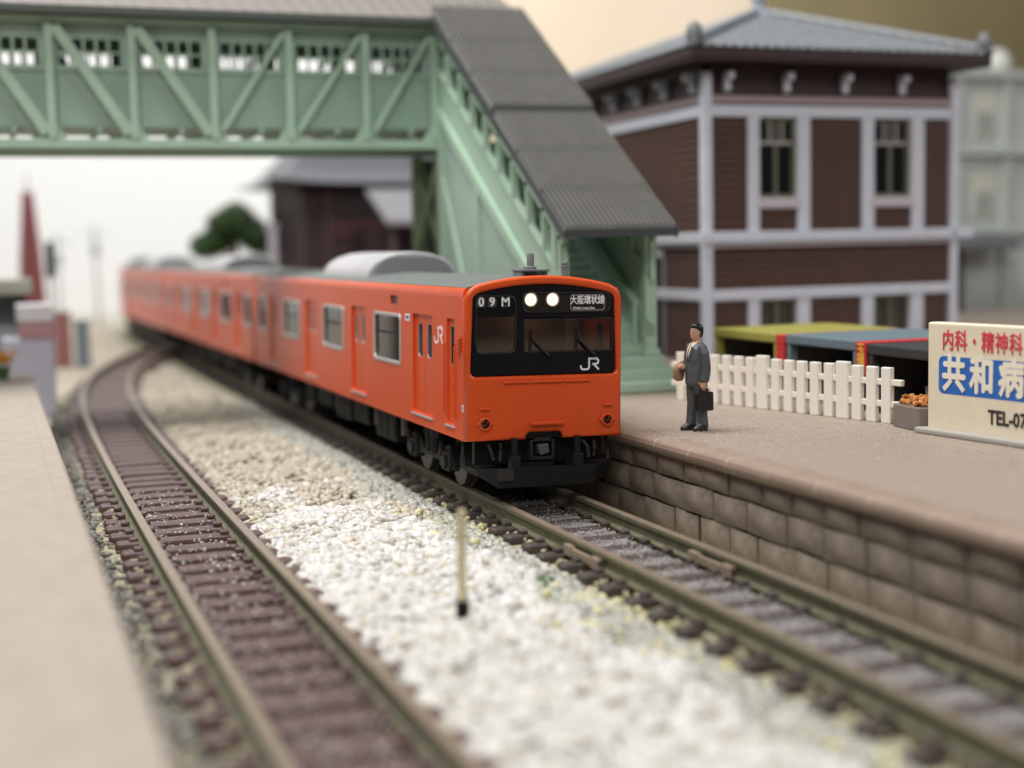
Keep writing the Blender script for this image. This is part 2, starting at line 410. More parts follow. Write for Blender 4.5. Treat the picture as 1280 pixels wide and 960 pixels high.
stones('cream_gravel', GCR, P2[c2], S2[c2], 2, 'cream coloured gravel between the tracks just behind the white gravel')
stones('cream_gravel', GCR, P2[~c2], S2[~c2], 1, 'cream coloured gravel between the tracks farther back beside the train')
P3, S3 = scatter(23000, -2.3, -1.1, -18, 22, .040, .072, .0, lambda x, y: (x > rb(x, y)-.12+.2*rnd(x)) & (x < -1.22+.06*rnd(x)))
n3 = (P3[:, 1] > -5) & (P3[:, 1] < 4)
stones('grey_ballast', GGR, P3[n3], S3[n3], 2, 'fine grey green ballast along the edge of the platform track')
stones('grey_ballast', GGR, P3[~n3], S3[~n3], 1, 'grey ballast along the platform track, far and near blurred stretches')
P4, S4 = scatter(1500, -2.5, -.98, -15, 5, .05, .085, .02, lambda x, y: (x > rb(x, y)-.35) & (np.sin(2.1*y+4*x)+np.sin(.9*y+1) > .4))
P1b, S1b = scatter(1600, -4.7, -2.1, -14, 1, .05, .10, .03)
stones('tan_gravel', mat('gravel_tan', (.50,.46,.38), .5, island=.35), P1b, S1b, 1, 'scattered tan and grey stones lying on the white gravel')
stones('yellow_ballast', GYE, P4, S4, 1, 'pale yellow stones mixed into the grey ballast strip')
# ballast between the sleepers of the platform track, light grey inside, sand coloured by the rails
n = 6500; x = np.random.uniform(-.50, .50, n); y = np.random.uniform(-15, 4, n)
P5 = np.stack([x, y, -.285+np.random.uniform(-.01, .012, n)+.04*(np.random.rand(n) < .15), ], -1)
stones('inner_ballast', mat('gravel_lilac', (.30, .28, .275), .5, island=.35), P5, np.random.uniform(.012, .03, n), 1, 'dusty lilac grey ballast between the rails of the platform track')
n = 3600; x = np.random.uniform(-.99, .99, n); y = np.random.uniform(-15, 4, n); k = (np.abs(x) > .60)
P6 = np.stack([x, y, -.35+np.random.uniform(-.015, .03, n)], -1)[k]
stones('rail_side_ballast', mat('gravel_sand', (.38, .345, .225), .55, island=.35), P6, np.random.uniform(.03, .06, len(P6)), 1, 'sand yellow ballast between the sleeper ends of the platform track')
n = 5200; yy = np.random.uniform(-15, 20, n); sd = np.random.choice([-1, 1], n); x = np.array([left_x(t) for t in yy])+sd*np.random.uniform(.58, 1.0, n)
P7 = np.stack([x, yy, -.35+np.random.uniform(-.02, .02, n)], -1)
stones('rail_side_ballast', MATS['gravel_sand'], P7, np.random.uniform(.03, .06, n), 1, 'sand yellow ballast between the sleeper ends of the left curving track')
n = 2600; yy = np.random.uniform(-15, 24, n); x = np.array([left_x(t) for t in yy])-np.random.uniform(1.0, 1.6, n)
P8 = np.stack([x, yy, -.42+np.random.uniform(-.03, .05, n)], -1)
stones('edge_ballast', mat('gravel_dark', (.20, .19, .165), .55, island=.5), P8, np.random.uniform(.04, .08, n), 1, 'dark mixed ballast between the left track and left platform')
n = 900; yy = np.random.uniform(-14, 6, n); x = np.array([left_x(t) for t in yy])+np.random.uniform(-.55, .55, n)
P9 = np.stack([x, yy, -.26+np.random.uniform(-.01, .012, n)], -1)
stones('track_dust', mat('gravel_glint', (.52, .47, .45), .18, island=.4), P9, np.random.uniform(.012, .035, n), 1, 'pale shiny crumbs on the maroon sleepers of the left track')
# a pinch of green scatter
g = MB()
for k in range(40):
    p = Vector((-1.72+random.gauss(0, .07), -4.35+random.gauss(0, .07), -.27)); g.tube([p, p+Vector((random.uniform(-.05,.05), random.uniform(-.05,.05), random.uniform(.05,.11)))], [.012, .003], 4)
tag(g.build('grass_tuft', mat('grass_green', (.05, .19, .045), .6)), 'tiny green grass tuft on the grey ballast', 'grass', kind='stuff')
# marker stick
ms = thing('marker_stick', 'pale wooden stick with black foot standing in white gravel', 'stick', (-3.42, -6.0, -.27))
MB().tube([(0,0,.30),(0,.005,.75),(.012,.01,1.02),(.012,.0,1.40)], [.052,.055,.062,.05], 8).build('shaft', mat('stick_wood', (.66,.57,.36), .6, var=.1), ms, smooth=True)
MB().lathe([(.075,-.12),(.085,-.05),(.082,.26),(.07,.30)], 0, 0, 10).build('foot', RUBBER, ms, smooth=True)

# ------------------------------------------------------------------ platforms
PZ = 1.05
pl = thing('station_platform', 'brown platform with stone block wall on the right of the train', 'platform')
MB().box(2.05, 70, -24, 40, -.5, PZ).build('deck', PLAT, pl)
MB().box(1.80, 2.049, -24, 40, -.5, .80).build('wall_core', MORTAR, pl)
# coping stones
prof = [(1.60,.86),(1.585,.93),(1.60,1.0),(1.64,1.04),(1.70,1.058),(2.06,1.056),(2.06,.80),(1.66,.80)]
def coping_mesh(L):
    mb = MB(); mb.loft([[(x, y, z) for x, z in prof] for y in (.012, L-.012)]); me = mb.mesh('coping_stone', bevel=.008, seg=1); me.materials.append(COPE); return me
cm = coping_mesh(1.22)
y = -2.14-1.22*18
while y < 14:
    o = link('coping_stone', cm, None, pl); o.location = (random.uniform(-.006,.006), y, random.uniform(-.004,.004)); y += 1.22
    MB().loft([[(x*.98+.036 if x < 1.9 else x-.01, yy_, z-.003 if z > .9 else z+.01) for x, z in prof] for yy_ in (y-.012, y+.012)]).build('joint', mat('joint_highlight', (.50,.44,.38), .6), pl)  # pale strip paints the highlight on the gap edges between copings
# stone blocks
def stone_mesh(L, H):
    mb = MB(); nx, nz = 6, 4; rows = []
    rr = random.Random(int(L*1000+H*77))
    for i in range(nz+1):
        row = []
        for j in range(nx+1):
            u, v = j/nx, i/nz; e = min(u, 1-u)*L; f = min(v, 1-v)*H
            d = .062*(1-math.exp(-e/.06))*(1-math.exp(-f/.06))
            jx = 0 if j in (0, nx) else rr.uniform(-.01, .01)
            row.append((-(d+(rr.uniform(-.008, .008) if 0 < i < nz and 0 < j < nx else 0)), .018+u*(L-.036)+jx, .016+v*(H-.032)+.012*math.sin(3.3*u+L*20)))
        rows.append(row)
    back = [[(.12, p[1], p[2]) for p in r] for r in rows]
    mb.loft(rows, closed=False, cap=False)
    ring = rows[0]+[r[-1] for r in rows[1:]]+rows[-1][-2::-1]+[r[0] for r in rows[-2:0:-1]]
    mb.add(ring+[(.12, p[1], p[2]) for p in ring], [(i, (i+1) % len(ring), len(ring)+(i+1) % len(ring), len(ring)+i) for i in range(len(ring))])
    me = mb.mesh('stone_block'); bm = bmesh.new(); bm.from_mesh(me); bmesh.ops.remove_doubles(bm, verts=bm.verts, dist=.0005); bmesh.ops.recalc_face_normals(bm, faces=bm.faces); bm.to_mesh(me); bm.free()
    me.polygons.foreach_set('use_smooth', [True]*len(me.polygons)); me.set_sharp_from_angle(angle=R_(50)); me.materials.append(STONE); return me
for c, (z0, z1, ph) in enumerate(((.43, .82, .0), (-.03, .43, .45), (-.48, -.03, .1))):
    lib = [stone_mesh(L, z1-z0) for L in (.82, .94, .98, 1.04, 1.12)]; Ls = (.82, .94, .98, 1.04, 1.12)
    for seg0, seg1 in ((-23.9, -2.215), (-2.20, 11)):
        y = seg1
        first = True
        while y > seg0+.3:
            k = random.randrange(5); L = Ls[k]
            if first: L = Ls[k]*(.55 if c == 1 else .98); first = False; me = stone_mesh(L, z1-z0)
            else: me = lib[k]
            o = link('stone_block', me, None, pl); o.location = (1.765+random.uniform(-.012,.012), y-L, z0); y -= L
n = 3200; x = np.random.uniform(1.75, 6.4, n); y = -1+np.random.normal(0, 4.2, n)
Pg = np.stack([x, y, np.full(n, PZ+.004)], -1)
stones('platform_grit', mat('grit_pale', (.50,.45,.40), .5, island=.2), Pg, np.random.uniform(.006, .019, n), 1, 'pale grit scattered over the brown platform top')
# left platform
lp = thing('station_platform', 'beige platform along the left edge, out of focus in front', 'platform')
MB().box(-40, -7.88, -24, 19.6, -.5, PZ).build('deck', LPLAT, lp)
mb = MB(); prof2 = [(-7.60,.98),(-7.62,1.03),(-7.66,1.055),(-7.879,1.055),(-7.879,.80),(-7.62,.80),(-7.60,.83)]
mb.loft([[(x, y, z) for x, z in prof2] for y in (-24, 19.6)]); mb.build('edge_strip', LPLAT, lp)
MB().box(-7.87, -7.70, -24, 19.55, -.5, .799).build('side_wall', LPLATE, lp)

# ------------------------------------------------------------------ the train
def zroof(x): return 3.555+.205*(1-(x/1.4)**2)
DOORS = [2.45, 7.15, 11.85, 16.55]
WINS = [4.86, 9.5, 14.2]
def side_mesh(cab):
    holes = []
    for d in DOORS: holes.append(rrect(d-.62, 1.27, d+.62, 3.06, .05, 2))
    for c in WINS: holes.append(rrect(c-.96, 2.08, c+.96, 2.97, .10))
    holes.append(rrect(17.85, 2.08, 18.95, 2.97, .10))
    if cab:
        holes.append(rrect(.57, 1.27, 1.00, 3.05, .04, 2)); holes.append(rrect(4.08, 3.175, 4.62, 3.355, .04, 2))
    else:
        holes.append(rrect(.45, 2.08, 1.45, 2.97, .10)); holes.append(rrect(4.60, 3.175, 5.14, 3.355, .04, 2))
    return plate_mesh('body_side', [(.10 if cab else 0, 1.05), (19.5, 1.05), (19.5, 3.42), (.10 if cab else 0, 3.42)], holes, .07, 'left', -1.4, 0)
def shared(me, material):
    me.materials.append(material); return me
SIDE = {c: shared(side_mesh(c), ORANGE) for c in (True, False)}
dm = None
def door_mesh():
    a = plate_mesh('door', [(-.64, 1.25), (-.008, 1.25), (-.008, 3.08), (-.64, 3.08)], [rrect(-.44, 2.28, -.13, 2.90, .09)], .035, 'left', -1.352, 0)
    b2 = plate_mesh('door', [(.008, 1.25), (.64, 1.25), (.64, 3.08), (.008, 3.08)], [rrect(.13, 2.28, .44, 2.90, .09)], .035, 'left', -1.352, 0)
    bm = bmesh.new(); bm.from_mesh(a); bm.from_mesh(b2); me = bpy.data.meshes.new('door'); bm.to_mesh(me); bm.free(); return shared(me, ORANGE)
DOOR = door_mesh()
DGASK = shared(plate_mesh('window_gasket', rrect(.115, 2.265, .455, 2.915, .10), [rrect(.145, 2.295, .425, 2.885, .08)], .022, 'left', -1.346, 0), SILVER)
DPANE = shared(plate_mesh('door_window', rrect(-.15, 2.27, .15, 2.91, .05), [], .01, 'left', -1.335, 0), TGLASS)
DSILL = shared(MB().box(-1.425, -1.38, -.66, .66, 1.215, 1.25).mesh('door_sill'), SILVER)
def win_meshes(w, sash=True):
    fr = shared(plate_mesh('window_frame', rrect(-w-.045, 2.035, w+.045, 3.015, .12), [rrect(-w+.025, 2.105, w-.025, 2.945, .08)], .05, 'left', -1.418, .012), SILVER)
    pn = shared(plate_mesh('pane', [(-w+.0, 2.08), (w-.0, 2.08), (w-.0, 2.97), (-w+.0, 2.97)], [], .01, 'left', -1.36, 0), TGLASS)
    sb = shared(MB().box(-1.39, -1.352, -w+.02, w-.02, 2.60, 2.635).mesh('sash_bar'), UNDER2)
    return fr, pn, sb
WM = {.96: win_meshes(.96), .55: win_meshes(.55), .5: win_meshes(.5)}
def roof_prof(n=14): return [(-1.345+2.69*k/n, zroof(-1.345+2.69*k/n)+.004) for k in range(n+1)]
def add_window(root, y, w, mir):
    fr, pn, sb = WM[w]
    f = link('window', fr, None, root); f.location = (0, y, 0)
    if mir: f.scale = (-1, 1, 1)
    link('pane', pn, None, f); link('sash_bar', sb, None, f)
AC_PROF = [(-1.04,3.55),(-1.03,3.74),(-.97,3.86),(-.86,3.97),(-.66,4.085),(-.36,4.175),(0,4.21),(.36,4.175),(.66,4.085),(.86,3.97),(.97,3.86),(1.03,3.74),(1.04,3.55)]
ACM = shared(MB().loft([[(x*s, y, 3.6+(z-3.6)*s2) for x, z in AC_PROF] for y, s, s2 in ((-2.15,.975,.95),(-2.08,1,1),(2.08,1,1),(2.15,.975,.95))]).mesh('casing', smooth=True), ACGREY)
acl = MB()
for k in range(7):
    z = 3.76+k*.052; wd = .93*math.sqrt(max(.04, 1-((z+.02-3.62)/.58)**2))
    acl.box(-wd, wd, -2.175, -2.12, z, z+.022)
ACL = shared(acl.mesh('louvre'), mat('louvre_grey', (.30,.295,.32), .4))
# bogie
def bogie_meshes():
    fr = MB()
    for sx in (-1, 1):
        x = sx*1.0
        fr.add(*prism_x([(-1.45,.36),(-1.30,.72),(-.62,.72),(-.42,.50),(.42,.50),(.62,.72),(1.30,.72),(1.45,.36),(1.2,.30),(.85,.34),(.55,.40),(-.55,.40),(-.85,.34),(-1.2,.30)], x-.06, x+.06))
        for yy in (-1.05, 1.05):
            fr.box(x-.10, x+.10, yy-.20, yy+.20, .28, .62); fr.tube([(x-.13*sx*0+sx*.09, yy, .44), (x+sx*.16, yy, .44)], .13, 10)
            for e in (-.26, .26): fr.tube([(x+sx*.08, yy+e, .36), (x+sx*.08, yy+e, .78)], .055, 8)
        fr.tube([(x, -.18, .46), (x, -.18, .95)], .10, 9); fr.tube([(x, .18, .46), (x, .18, .95)], .10, 9)
        fr.box(x-.05, x+.07, -.40, .40, .78, .90)
    fr.box(-1.0, 1.0, -.28, .28, .55, .80)
    wh = MB()
    for sx in (-1, 1):
        wh.tube([(sx*.60, 0, .43), (sx*.66, 0, .43), (sx*.665, 0, .43), (sx*.82, 0, .43)], [.47, .46, .425, .42], 24)
    wh.tube([(-.6, 0, .43), (.6, 0, .43)], .07, 8)
    return shared(fr.mesh('frame', bevel=.012, seg=1), UNDER2), shared(wh.mesh('wheelset', smooth=True), STEEL)
def prism_x(poly, x0, x1):
    n = len(poly); vs = [(x0, y, z) for y, z in poly]+[(x1, y, z) for y, z in poly]
    return vs, [tuple(range(n)), tuple(range(2*n-1, n-1, -1))]+[(i, (i+1) % n, n+(i+1) % n, n+i) for i in range(n)]
BOG = bogie_meshes()
def car(name, label, cab, group='orange carriages of the train'):
    root = thing(name, label, 'train carriage', group=group)
    y0 = .11 if cab else 0.
    bod = MB()
    for sx in (-1, 1):   # rounded shoulder above the side, under the roof sheet
        sh = [(sx*1.4, 3.418), (sx*1.397, 3.47), (sx*1.385, 3.525), (sx*1.36, 3.558), (sx*1.335, 3.576), (sx*1.30, 3.40), (sx*1.33, 3.40)]
        bod.loft([[(x, y, z) for x, z in sh] for y in (y0, 19.5)])
    bod.build('body', ORANGE, root, smooth=True)
    for mir in (0, 1):
        o = link('body_side', SIDE[cab], None, root)
        if mir: o.scale = (-1, 1, 1)
        for d in DOORS:
            do = link('door', DOOR, None, root); do.location = (0, d, 0)
            if mir: do.scale = (-1, 1, 1)
            link('door_sill', DSILL, None, do)
            for e in (-.285, .285):
                p = link('door_window', DPANE, None, do); p.location = (0, e, 0)
                g = link('window_gasket', DGASK, None, do); g.location = (0, e-.285, 0)
        for c in WINS: add_window(root, c, .96, mir)
        add_window(root, 18.4, .55, mir)
        if not cab: add_window(root, .95, .5, mir)
    # end wall, floor, interior
    MB().box(-1.33, 1.33, 19.42, 19.5, 1.06, 3.55).build('end_wall', ORANGE, root)
    if not cab: MB().box(-1.33, 1.33, 0, .08, 1.06, 3.55).build('end_wall', ORANGE, root)
    MB().box(-1.32, 1.32, y0+.05, 19.41, 1.052, 1.16).build('floor', UNDER2, root)
    seats = MB()
    ys = [(4.8, 1.6), (9.5, 1.6), (14.2, 1.6)]
    for c, h in ys:
        for sx in (-1, 1):
            seats.box(sx*1.30-.0 if sx < 0 else .80, sx*.80 if sx < 0 else 1.30, c-h, c+h, 1.165, 1.60)
            seats.box(-1.32 if sx < 0 else 1.22, -1.22 if sx < 0 else 1.32, c-h, c+h, 1.60, 2.06)
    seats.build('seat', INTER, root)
    part = MB()
    for d in DOORS:
        for sx in (-1, 1):
            for e in (-.72, .72): part.box(sx*1.05-.27, sx*1.05+.27, d+e-.02, d+e+.02, 1.165, 2.9)
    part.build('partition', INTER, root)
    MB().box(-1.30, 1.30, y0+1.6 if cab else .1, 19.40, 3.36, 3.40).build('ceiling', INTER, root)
    # roof
    MB().loft([[(x, y, z) for x, z in roof_prof()]+[(1.30, y, 3.44), (-1.30, y, 3.44)] for y in (y0+.02, 19.49)]).build('roof', ROOFG, root, smooth=True)
    ac = thing_part('air_conditioner', root, (0, 9.95, 0)); ac_c = link('casing', ACM, None, ac); link('louvre', ACL, None, ac)
    o = link('louvre', ACL, None, ac); o.rotation_euler = (0, 0, math.pi)
    for yy in ((3.1, 15.9) if cab else (3.4, 15.9)):
        bg = thing_part('bogie', root, (0, yy, 0)); link('frame', BOG[0], None, bg)
        for e in (-1.05, 1.05):
            wv = link('wheelset', BOG[1], None, bg); wv.location = (0, e, 0)
    # underfloor equipment
    rr = random.Random(3)
    eq = [(5.6, 1.5, .55), (7.6, 1.2, .45), (9.2, 1.4, .52), (11.0, 1.3, .40), (12.7, .9, .5)]
    for sx in (-1, 1):
        for yy, L, h in eq:
            e = MB().box(sx*.95-.28, sx*.95+.28, yy-L/2, yy+L/2, 1.0-h, .99)
            for k in range(3): e.box(sx*.95-.295, sx*.95+.295, yy-L/2+.1+k*L/3, yy-L/2+.1+k*L/3+L/4, 1.0-h+.08, .90)
            e.build('equipment_box', UNDER, root)
        for yy in (4.55, 6.6, 8.35, 10.15, 11.9, 13.4):
            MB().box(sx*1.15-.04, sx*1.15+.04, yy-.05, yy+.05, .62, 1.04).build('hanger', mat('hanger_grey', (.16,.15,.145), .5), root)
    MB().box(-.85, .85, 4.6, 14.4, .55, .95).build('centre_sill', RUBBER, root)
    return root
def thing_part(name, parent, loc):
    o = bpy.data.objects.new(name, None); C.objects.link(o); o.parent = parent; o.location = loc; o.empty_display_size = .2; return o

lead = car('train_carriage', 'orange leading train carriage with black windscreen and lit headlights', True)
BANK = .0242
# --- cab front
def front_outline():
    p = [(-1.4, 1.05), (-.33, 1.05)]
    p += [(-.33, 1.10), (-.30, 1.145), (-.255, 1.165), (.255, 1.165), (.30, 1.145), (.33, 1.10), (.33, 1.05), (1.4, 1.05), (1.4, 3.36)]
    xc = 1.16; zc = zroof(xc)+.012
    cor = [((1-t)**2*1.4+2*t*(1-t)*1.395+t*t*xc, (1-t)**2*3.36+2*t*(1-t)*3.545+t*t*zc) for t in (.15, .3, .45, .6, .75, .88)]
    p += cor
    for k in range(0, 25):
        x = xc-2*xc*k/24; p.append((x, zroof(x)+.012))
    p += [(-x, z) for x, z in cor[::-1]]
    p.append((-1.4, 3.36)); return p
def mask_outline(g=0.):
    p = []
    for cx, cz, a in ((-1.20, 2.21, 180), (1.21, 2.21, 270)):
        for k in range(5):
            t = R_(a+90*k/4); p.append((cx+(.085+g)*math.cos(t), cz+(.085+g)*math.sin(t)))
    def zt(x): return 3.452+.165*(1-(x/1.25)**2)+g
    for k in range(4): 
        t = R_(90*k/4*.8); p.append((1.155+(.10+g)*math.cos(t), 3.365+(.10+g)*math.sin(t)))
    for k in range(21):
        x = 1.15-2.30*k/20; p.append((x, zt(x)))
    for k in range(3, -1, -1):
        t = R_(90*k/4*.8); p.append((-1.145-(.10+g)*math.cos(t), 3.365+(.10+g)*math.sin(t)))
    return p
plate('cab_front', front_outline(), [mask_outline(.012)], .13, 'front', 0, ORANGE, lead, bevel=.045)
win_l = rrect(-1.205, 2.495, -.515, 3.44, .12); win_r = rrect(-.365, 2.505, 1.225, 3.055, .06)
lampwin = rrect(-.385, 3.165, 1.19, 3.485, .11)
mk = plate('windscreen_mask', mask_outline(-.002), [win_l, win_r, lampwin], .05, 'front', .022, MASK, lead, bevel=.012)
plate('pane', rrect(-1.225, 2.48, -.49, 3.445, .12), [], .012, 'front', .050, CGLASS, mk)
plate('pane', rrect(-.39, 2.49, 1.26, 3.07, .05), [], .012, 'front', .050, CGLASS, mk)
plate('number_blind', rrect(-1.225, 3.09, -.50, 3.447, .12), [], .02, 'front', .066, RUBBER, mk)
plate('lamp_panel', rrect(-.40, 3.15, 1.21, 3.50, .11), [], .03, 'front', .046, mat('lamp_panel_black', (.022,.018,.015), .16), mk)
plate('ledge', rrect(-.35, 3.075, .96, 3.115, .018, 2), [], .05, 'front', -.012, MASK, mk, bevel=.008)
plate('ledge', rrect(-.35, 3.085, .34, 3.125, .018, 2), [], .05, 'front', -.03, MASK, mk, bevel=.008)
for x, s in ((-1.11, '0'), (-.92, '9'), (-.685, 'M')):
    plate('number_cell', rrect(x-.075, 3.255, x+.075, 3.415, .012, 2), [], .006, 'front', .0445, mat('cell_grey', (.045,.045,.045), .5), mk)
    me = text_mesh('train_number', s, .215, 'front', x, 3.336, .0395, .004, .026, .95); link('train_number', me, WHITEP, mk)
plate('destination_blind', rrect(.455, 3.185, 1.085, 3.455, .05), [rrect(.470, 3.20, 1.07, 3.44, .04)], .006, 'front', .0105, mat('blind_rim', (.25,.25,.26), .4), mk)
link('destination_lettering', text_mesh('destination_lettering', '大阪環状線', .156, 'front', .765, 3.352, .010, .004, .018, .80), WHITEP, mk)
link('destination_lettering', text_mesh('destination_lettering', 'Osaka Loop Line', .058, 'front', .70, 3.228, .010, .003, .012, 1.0), WHITEP, mk)
for x in (-.257, .130):
    h = MB(); 
    rg = lambda r, y: [(x+r*math.cos(2*math.pi*k/24), y, 3.373+r*math.sin(2*math.pi*k/24)) for k in range(24)]
    hl = MB().loft([rg(.118, .012), rg(.125, -.006), rg(.105, -.012), rg(.098, .012)], cap=False).build('headlight', mat('lamp_rim', (.30,.26,.20), .3, metal=.5), lead, smooth=True)
    MB().loft([rg(.10, .008), rg(.094, -.002), rg(.05, -.010), rg(.012, -.012)]).build('lens', LAMP, hl, smooth=True)
    MB().box(x-.05, x+.05, -.0145, -.010, 3.366, 3.380).box(x-.007, x+.007, -.0145, -.010, 3.330, 3.416).build('bulb_cross', LAMPC, hl)
for x, zc in ((-1.07, 1.338), (1.147-.03, 1.336)):
    rg = lambda r, y: [(x+r*math.cos(2*math.pi*k/20), y, zc+r*math.sin(2*math.pi*k/20)) for k in range(20)]
    t_ = MB().loft([rg(.112, .0), rg(.112, -.05), rg(.098, -.065), rg(.078, -.06), rg(.074, -.02)], cap=False).build('tail_light', ORANGE, lead, smooth=True)
    MB().loft([rg(.076, -.02), rg(.068, -.045), rg(.04, -.06), rg(.01, -.064)]).build('lens', LENS, t_, smooth=True)
    MB().ball((x-.115, -.03, zc), .028).ball((x+.115, -.03, zc), .028).build('hinge', ORANGE, t_, smooth=True)
    xb = -1.075 if x < 0 else 1.135
    MB().box(xb-.08, xb+.08, -.055, .0, 1.572, 1.608).build('handle_bar', ORANGE, lead, bevel=.012)
for a, c in ((-.745, -.30), (-.27, .325), (.355, .80)):
    MB().box(a, c, -.045, .0, 1.995, 2.035).build('front_rib', ORANGE, lead, bevel=.012)
MB().box(-.275, .315, -.085, .0, 1.29, 1.345).build('front_step', ORANGE, lead, bevel=.014)
# JR emblem, front and side
def jr_mesh(axis, u, v, h, off, flip=1):
    W_ = .155
    arc = lambda cx, cz, r, a0, a1, n=7: [(cx+r*math.cos(R_(a0+(a1-a0)*k/n)), cz+r*math.sin(R_(a0+(a1-a0)*k/n))) for k in range(n+1)]
    J = [(.0, .40)]+arc(.22, .30, .22, 180, 270)+arc(.50, .30, .22, 270, 360)[0:]+[(.72, .92)]
    R1 = [(.645, .92), (1.30, .92)]+arc(1.30, .705, .215, 90, -90, 9)+[(1.00, .49)]
    R2 = [(1.13, .47), (1.56, .05)]
    mats = []
    bm = bmesh.new()
    for pth in (J, R1, R2):
        pth = [(p[0]*h*.98, p[1]*h) for p in pth]
        if axis == 'left': pth = [(-p[0], p[1]) for p in pth]
        me = plate_mesh('t', stroke_poly([(p[0]+u, p[1]+v) for p in pth], W_*h), [], .005, axis, off-(.0 if pth else 0), 0)
        bm.from_mesh(me); bpy.data.meshes.remove(me); off -= .0008
    me = bpy.data.meshes.new('emblem'); bm.to_mesh(me); bm.free(); return me
link('emblem', jr_mesh('front', .655, 2.175, .215, .019), mat('emblem_white', (.72,.75,.80), .45), lead)
link('emblem', jr_mesh('left', 1.70, 2.58, .31, -1.4025), mat('emblem_pink', (.85,.74,.72), .5), lead)
cl = bpy.data.lights.new('cab_fill', 'POINT'); cl.energy = 5; cl.color = (1, .74, .5); cl.shadow_soft_size = .08  # added fill, stands in for headlight glow leaking into the cab
clo = bpy.data.objects.new('cab_fill', cl); C.objects.link(clo); clo.parent = lead; clo.location = (.2, .95, 3.2)
FRM = mat('mask_frame', (.018, .018, .020), .3)
for (a_, b0, c_, d_, r_) in ((-1.205, 2.495, -.515, 3.44, .12), (-.365, 2.505, 1.225, 3.055, .06), (-.385, 3.165, 1.19, 3.485, .11)):
    plate('frame_rim', rrect(a_-.012, b0-.012, c_+.012, d_+.012, r_+.012), [rrect(a_+.012, b0+.012, c_-.012, d_-.012, r_-.012)], .03, 'front', .012, FRM, mk, bevel=.008)
# wipers
for x, z in ((-.25, 2.885), (.575, 2.88)):
    wp = MB().tube([(x, .012, z), (x, .012, z-.38)], .012, 6)
    wp.tube([(x+.02, -.002, z-.16), (x+.30, -.02, z-.445)], [.022, .028], 6)
    wp.tube([(x+.05, -.0, z-.16), (x+.33, -.02, z-.445)], .012, 6)
    wp.box(x+.27, x+.35, -.03, .03, z-.47, z-.43)
    wp.build('wiper', RUBBER, lead)
# cab interior
cab_in = MB().box(-1.30, 1.30, 1.45, 1.52, 1.17, 3.40).build('cab_bulkhead', CABIN, lead)
MB().box(-.30, 1.25, .20, .62, 1.17, 2.42).build('desk', CABIN, lead, bevel=.03)
MB().box(-1.25, -.45, .20, .50, 1.17, 2.46).build('desk', CABIN, lead, bevel=.03)
MB().box(.95, 1.22, 1.435, 1.449, 1.3, 3.05).build('bulkhead_window', mat('bulkhead_pale', (.45,.44,.40), .5), lead)
MB().box(-1.30, 1.30, .16, 1.44, 3.30, 3.36).build('cab_ceiling', CABIN, lead)
# cab door on the side, ladder, marks
for mir in (0, 1):
    sgn = (-1, 1, 1) if mir else (1, 1, 1)
    cd = plate('cab_door', [(.55, 1.25), (1.02, 1.25), (1.02, 3.07), (.55, 3.07)], [rrect(.66, 2.25, .92, 2.93, .03, 2)], .03, 'left', -1.362, ORANGE, lead); cd.scale = sgn
    plate('pane', [(.64, 2.23), (.94, 2.23), (.94, 2.95), (.64, 2.95)], [], .008, 'left', -1.345, TGLASS, cd)
    plate('window_frame', rrect(.66, 2.25, .92, 2.93, .03, 2), [rrect(.685, 2.275, .895, 2.905, .02, 2)], .02, 'left', -1.358, mat('cab_brass', (.28,.20,.13), .4), cd)
    MB().box(-1.425, -1.38, .54, 1.06, 1.215, 1.245).build('door_sill', SILVER, cd)
    MB().tube([(-1.395, 1.06, 2.62), (-1.43, 1.06, 2.60), (-1.43, 1.06, 1.45), (-1.395, 1.06, 1.43)], .016, 6).build('handrail', ORANGE, cd)
    MB().tube([(-1.395, .49, 2.62), (-1.43, .49, 2.60), (-1.43, .49, 1.40), (-1.395, .49, 1.38)], .016, 6).build('handrail', ORANGE, cd)
    MB().box(-1.40, -1.37, .98, 1.02, 1.92, 1.97).build('door_handle', ORANGE, cd)
    ld = MB().box(-1.415, -1.39, .20, .36, 2.50, 2.78)
    for k in range(4): ld.box(-1.45, -1.40, .20, .36, 2.52+k*.065, 2.548+k*.065)
    o = ld.build('side_step', ORANGE, lead); o.scale = sgn
for nm, y0_, y1_, z0, z1, m_ in (('notice_sticker', 3.25, 3.56, 2.905, 3.035, WHITEP), ('notice_mark', 3.30, 3.51, 2.945, 3.0, BLUEPR), ('small_sticker', .07, .19, 1.53, 1.65, mat('pale_pink', (.75,.55,.50), .5)), ('small_mark', .10, .16, 1.555, 1.625, mat('grey_mark', (.35,.28,.3), .5))):
    plate(nm, rrect(y0_, z0, y1_, z1, .015, 2), [], .004, 'left', -1.403 if 'mark' not in nm else -1.4055, m_, lead)
plate('side_blind', rrect(4.06, 3.155, 4.64, 3.375, .05), [], .01, 'left', -1.36, mat('side_blind_dark', (.05,.055,.05), .3), lead)
plate('hatch', rrect(1.34, 1.275, 1.60, 1.425, .02, 2), [rrect(1.355, 1.29, 1.585, 1.41, .015, 2)], .006, 'left', -1.404, ORANGE, lead)
